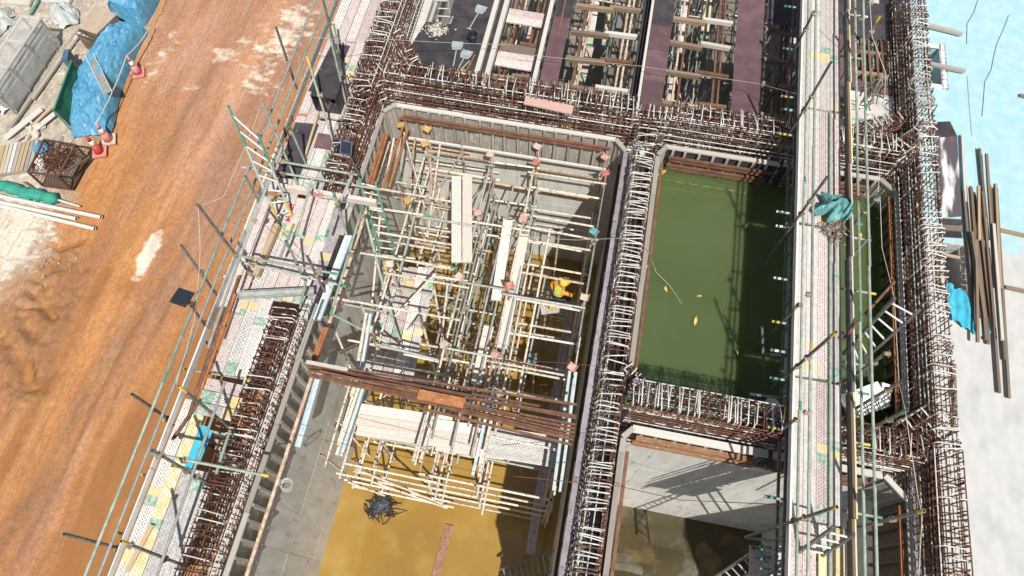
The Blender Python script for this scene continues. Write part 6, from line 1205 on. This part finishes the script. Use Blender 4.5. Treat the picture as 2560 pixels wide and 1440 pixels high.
# ================================================================== TOOLS ON THE BLACK DECK
def shovel(label, head, tail, z=.05):
    rt = root('shovel', label, 'shovel', at(*head, 0), 'shovels on the black deck'); h, t = at(*head, z), at(*tail, z + .02); d = (h - t).normalized(); n_ = V((-d.y, d.x, 0)); q = MB()
    w, l = .15, .3; pts = [h - n_ * w * .7, h + n_ * w * .7, h + d * l * .5 + n_ * w, h + d * l + n_ * w * .95, h + d * l - n_ * w * .95, h + d * l * .5 - n_ * w]
    q.add([p + V((0, 0, .0)) for p in pts] + [h + d * l * .5 + V((0, 0, -.03))], [(0, 1, 6), (1, 2, 6), (2, 3, 6), (3, 4, 6), (4, 5, 6), (5, 0, 6)])
    for a, b_ in ((1, 2), (2, 3), (0, 5), (5, 4), (0, 1)): q.tube([pts[a], pts[b_]], .012, 4)
    q.build('blade', grey_pl, rt); tube(t, h + d * .04, grey_pl, rt, 'handle', .02); tube(t - n_ * .07, t + n_ * .07, grey_pl, rt, 'grip', .018)
shovel('grey plastic shovel alone at the upper right of the black deck', (1196, 32), (1173, 72)); shovel('grey plastic shovel with upright blade in the middle of the black deck', (1141, 124), (1132, 172)); shovel('grey plastic shovel lying lowest on the black deck', (1160, 145), (1137, 188))
bu = root('bucket', 'black bucket with blue rag on the black deck', 'bucket', at(1182, 104, 0)); c = at(1182, 104, 0); q = MB(); n = 16; vs = []
for r, z in ((.10, .005), (.135, .26), (.145, .26), (.145, .24), (.127, .25), (.095, .03), (0, .03)): vs += [(c.x + r * math.cos(6.2832 * k / n), c.y + r * math.sin(6.2832 * k / n), z) for k in range(n)]
q.add(vs, [(i * n + k, i * n + (k + 1) % n, (i + 1) * n + (k + 1) % n, (i + 1) * n + k) for i in range(6) for k in range(n)]); q.build('pail', black_m, bu)
crumple('blue_rag', c + V((0, 0, .06)), .06, .08, .08, bluetarp, 'small blue rag inside the black bucket', 'rag', 41)
rt = root('rusty_rod', 'rusty rod lying on the black deck near the back wall bars', 'steel bar', at(1168, 172, 0)); tube(at(1187, 138, .06), at(1149, 208, .06), rusto, rt, 'rod', .025)
crumple('yellow_sack', at(1160, 181, .01), .16, .09, .05, yelpl, 'flat yellow sack on the black deck under the lowest shovel', 'sack', 43)
rt = root('timber_stick', 'thin pale stick beside the lowest shovel on the black deck', 'stick', at(1162, 165, 0)); tube(at(1174, 152, .04), at(1148, 178, .04), rope_m, rt, 'stick', .012)
cb_ = MB(); rs_ = random.Random(77)
for k in range(260):
    p = at(rs_.gauss(1090, 14), rs_.gauss(74, 9), .006); r = rs_.uniform(.01, .04)
    cb_.add([(p.x + r * dx * rs_.uniform(.5, 1.2), p.y + r * dy * rs_.uniform(.5, 1.2), p.z + r * .5 * dz) for dx, dy, dz in ((1, 0, 0), (0, 1, .1), (-1, 0, 0), (0, -1, .1), (0, 0, .8))], [(0, 1, 4), (1, 2, 4), (2, 3, 4), (3, 0, 4)])
tag(cb_.build('cement_crumbs', tan), 'pale cement crumbs spilt on the black deck', 'rubble', kind='stuff')
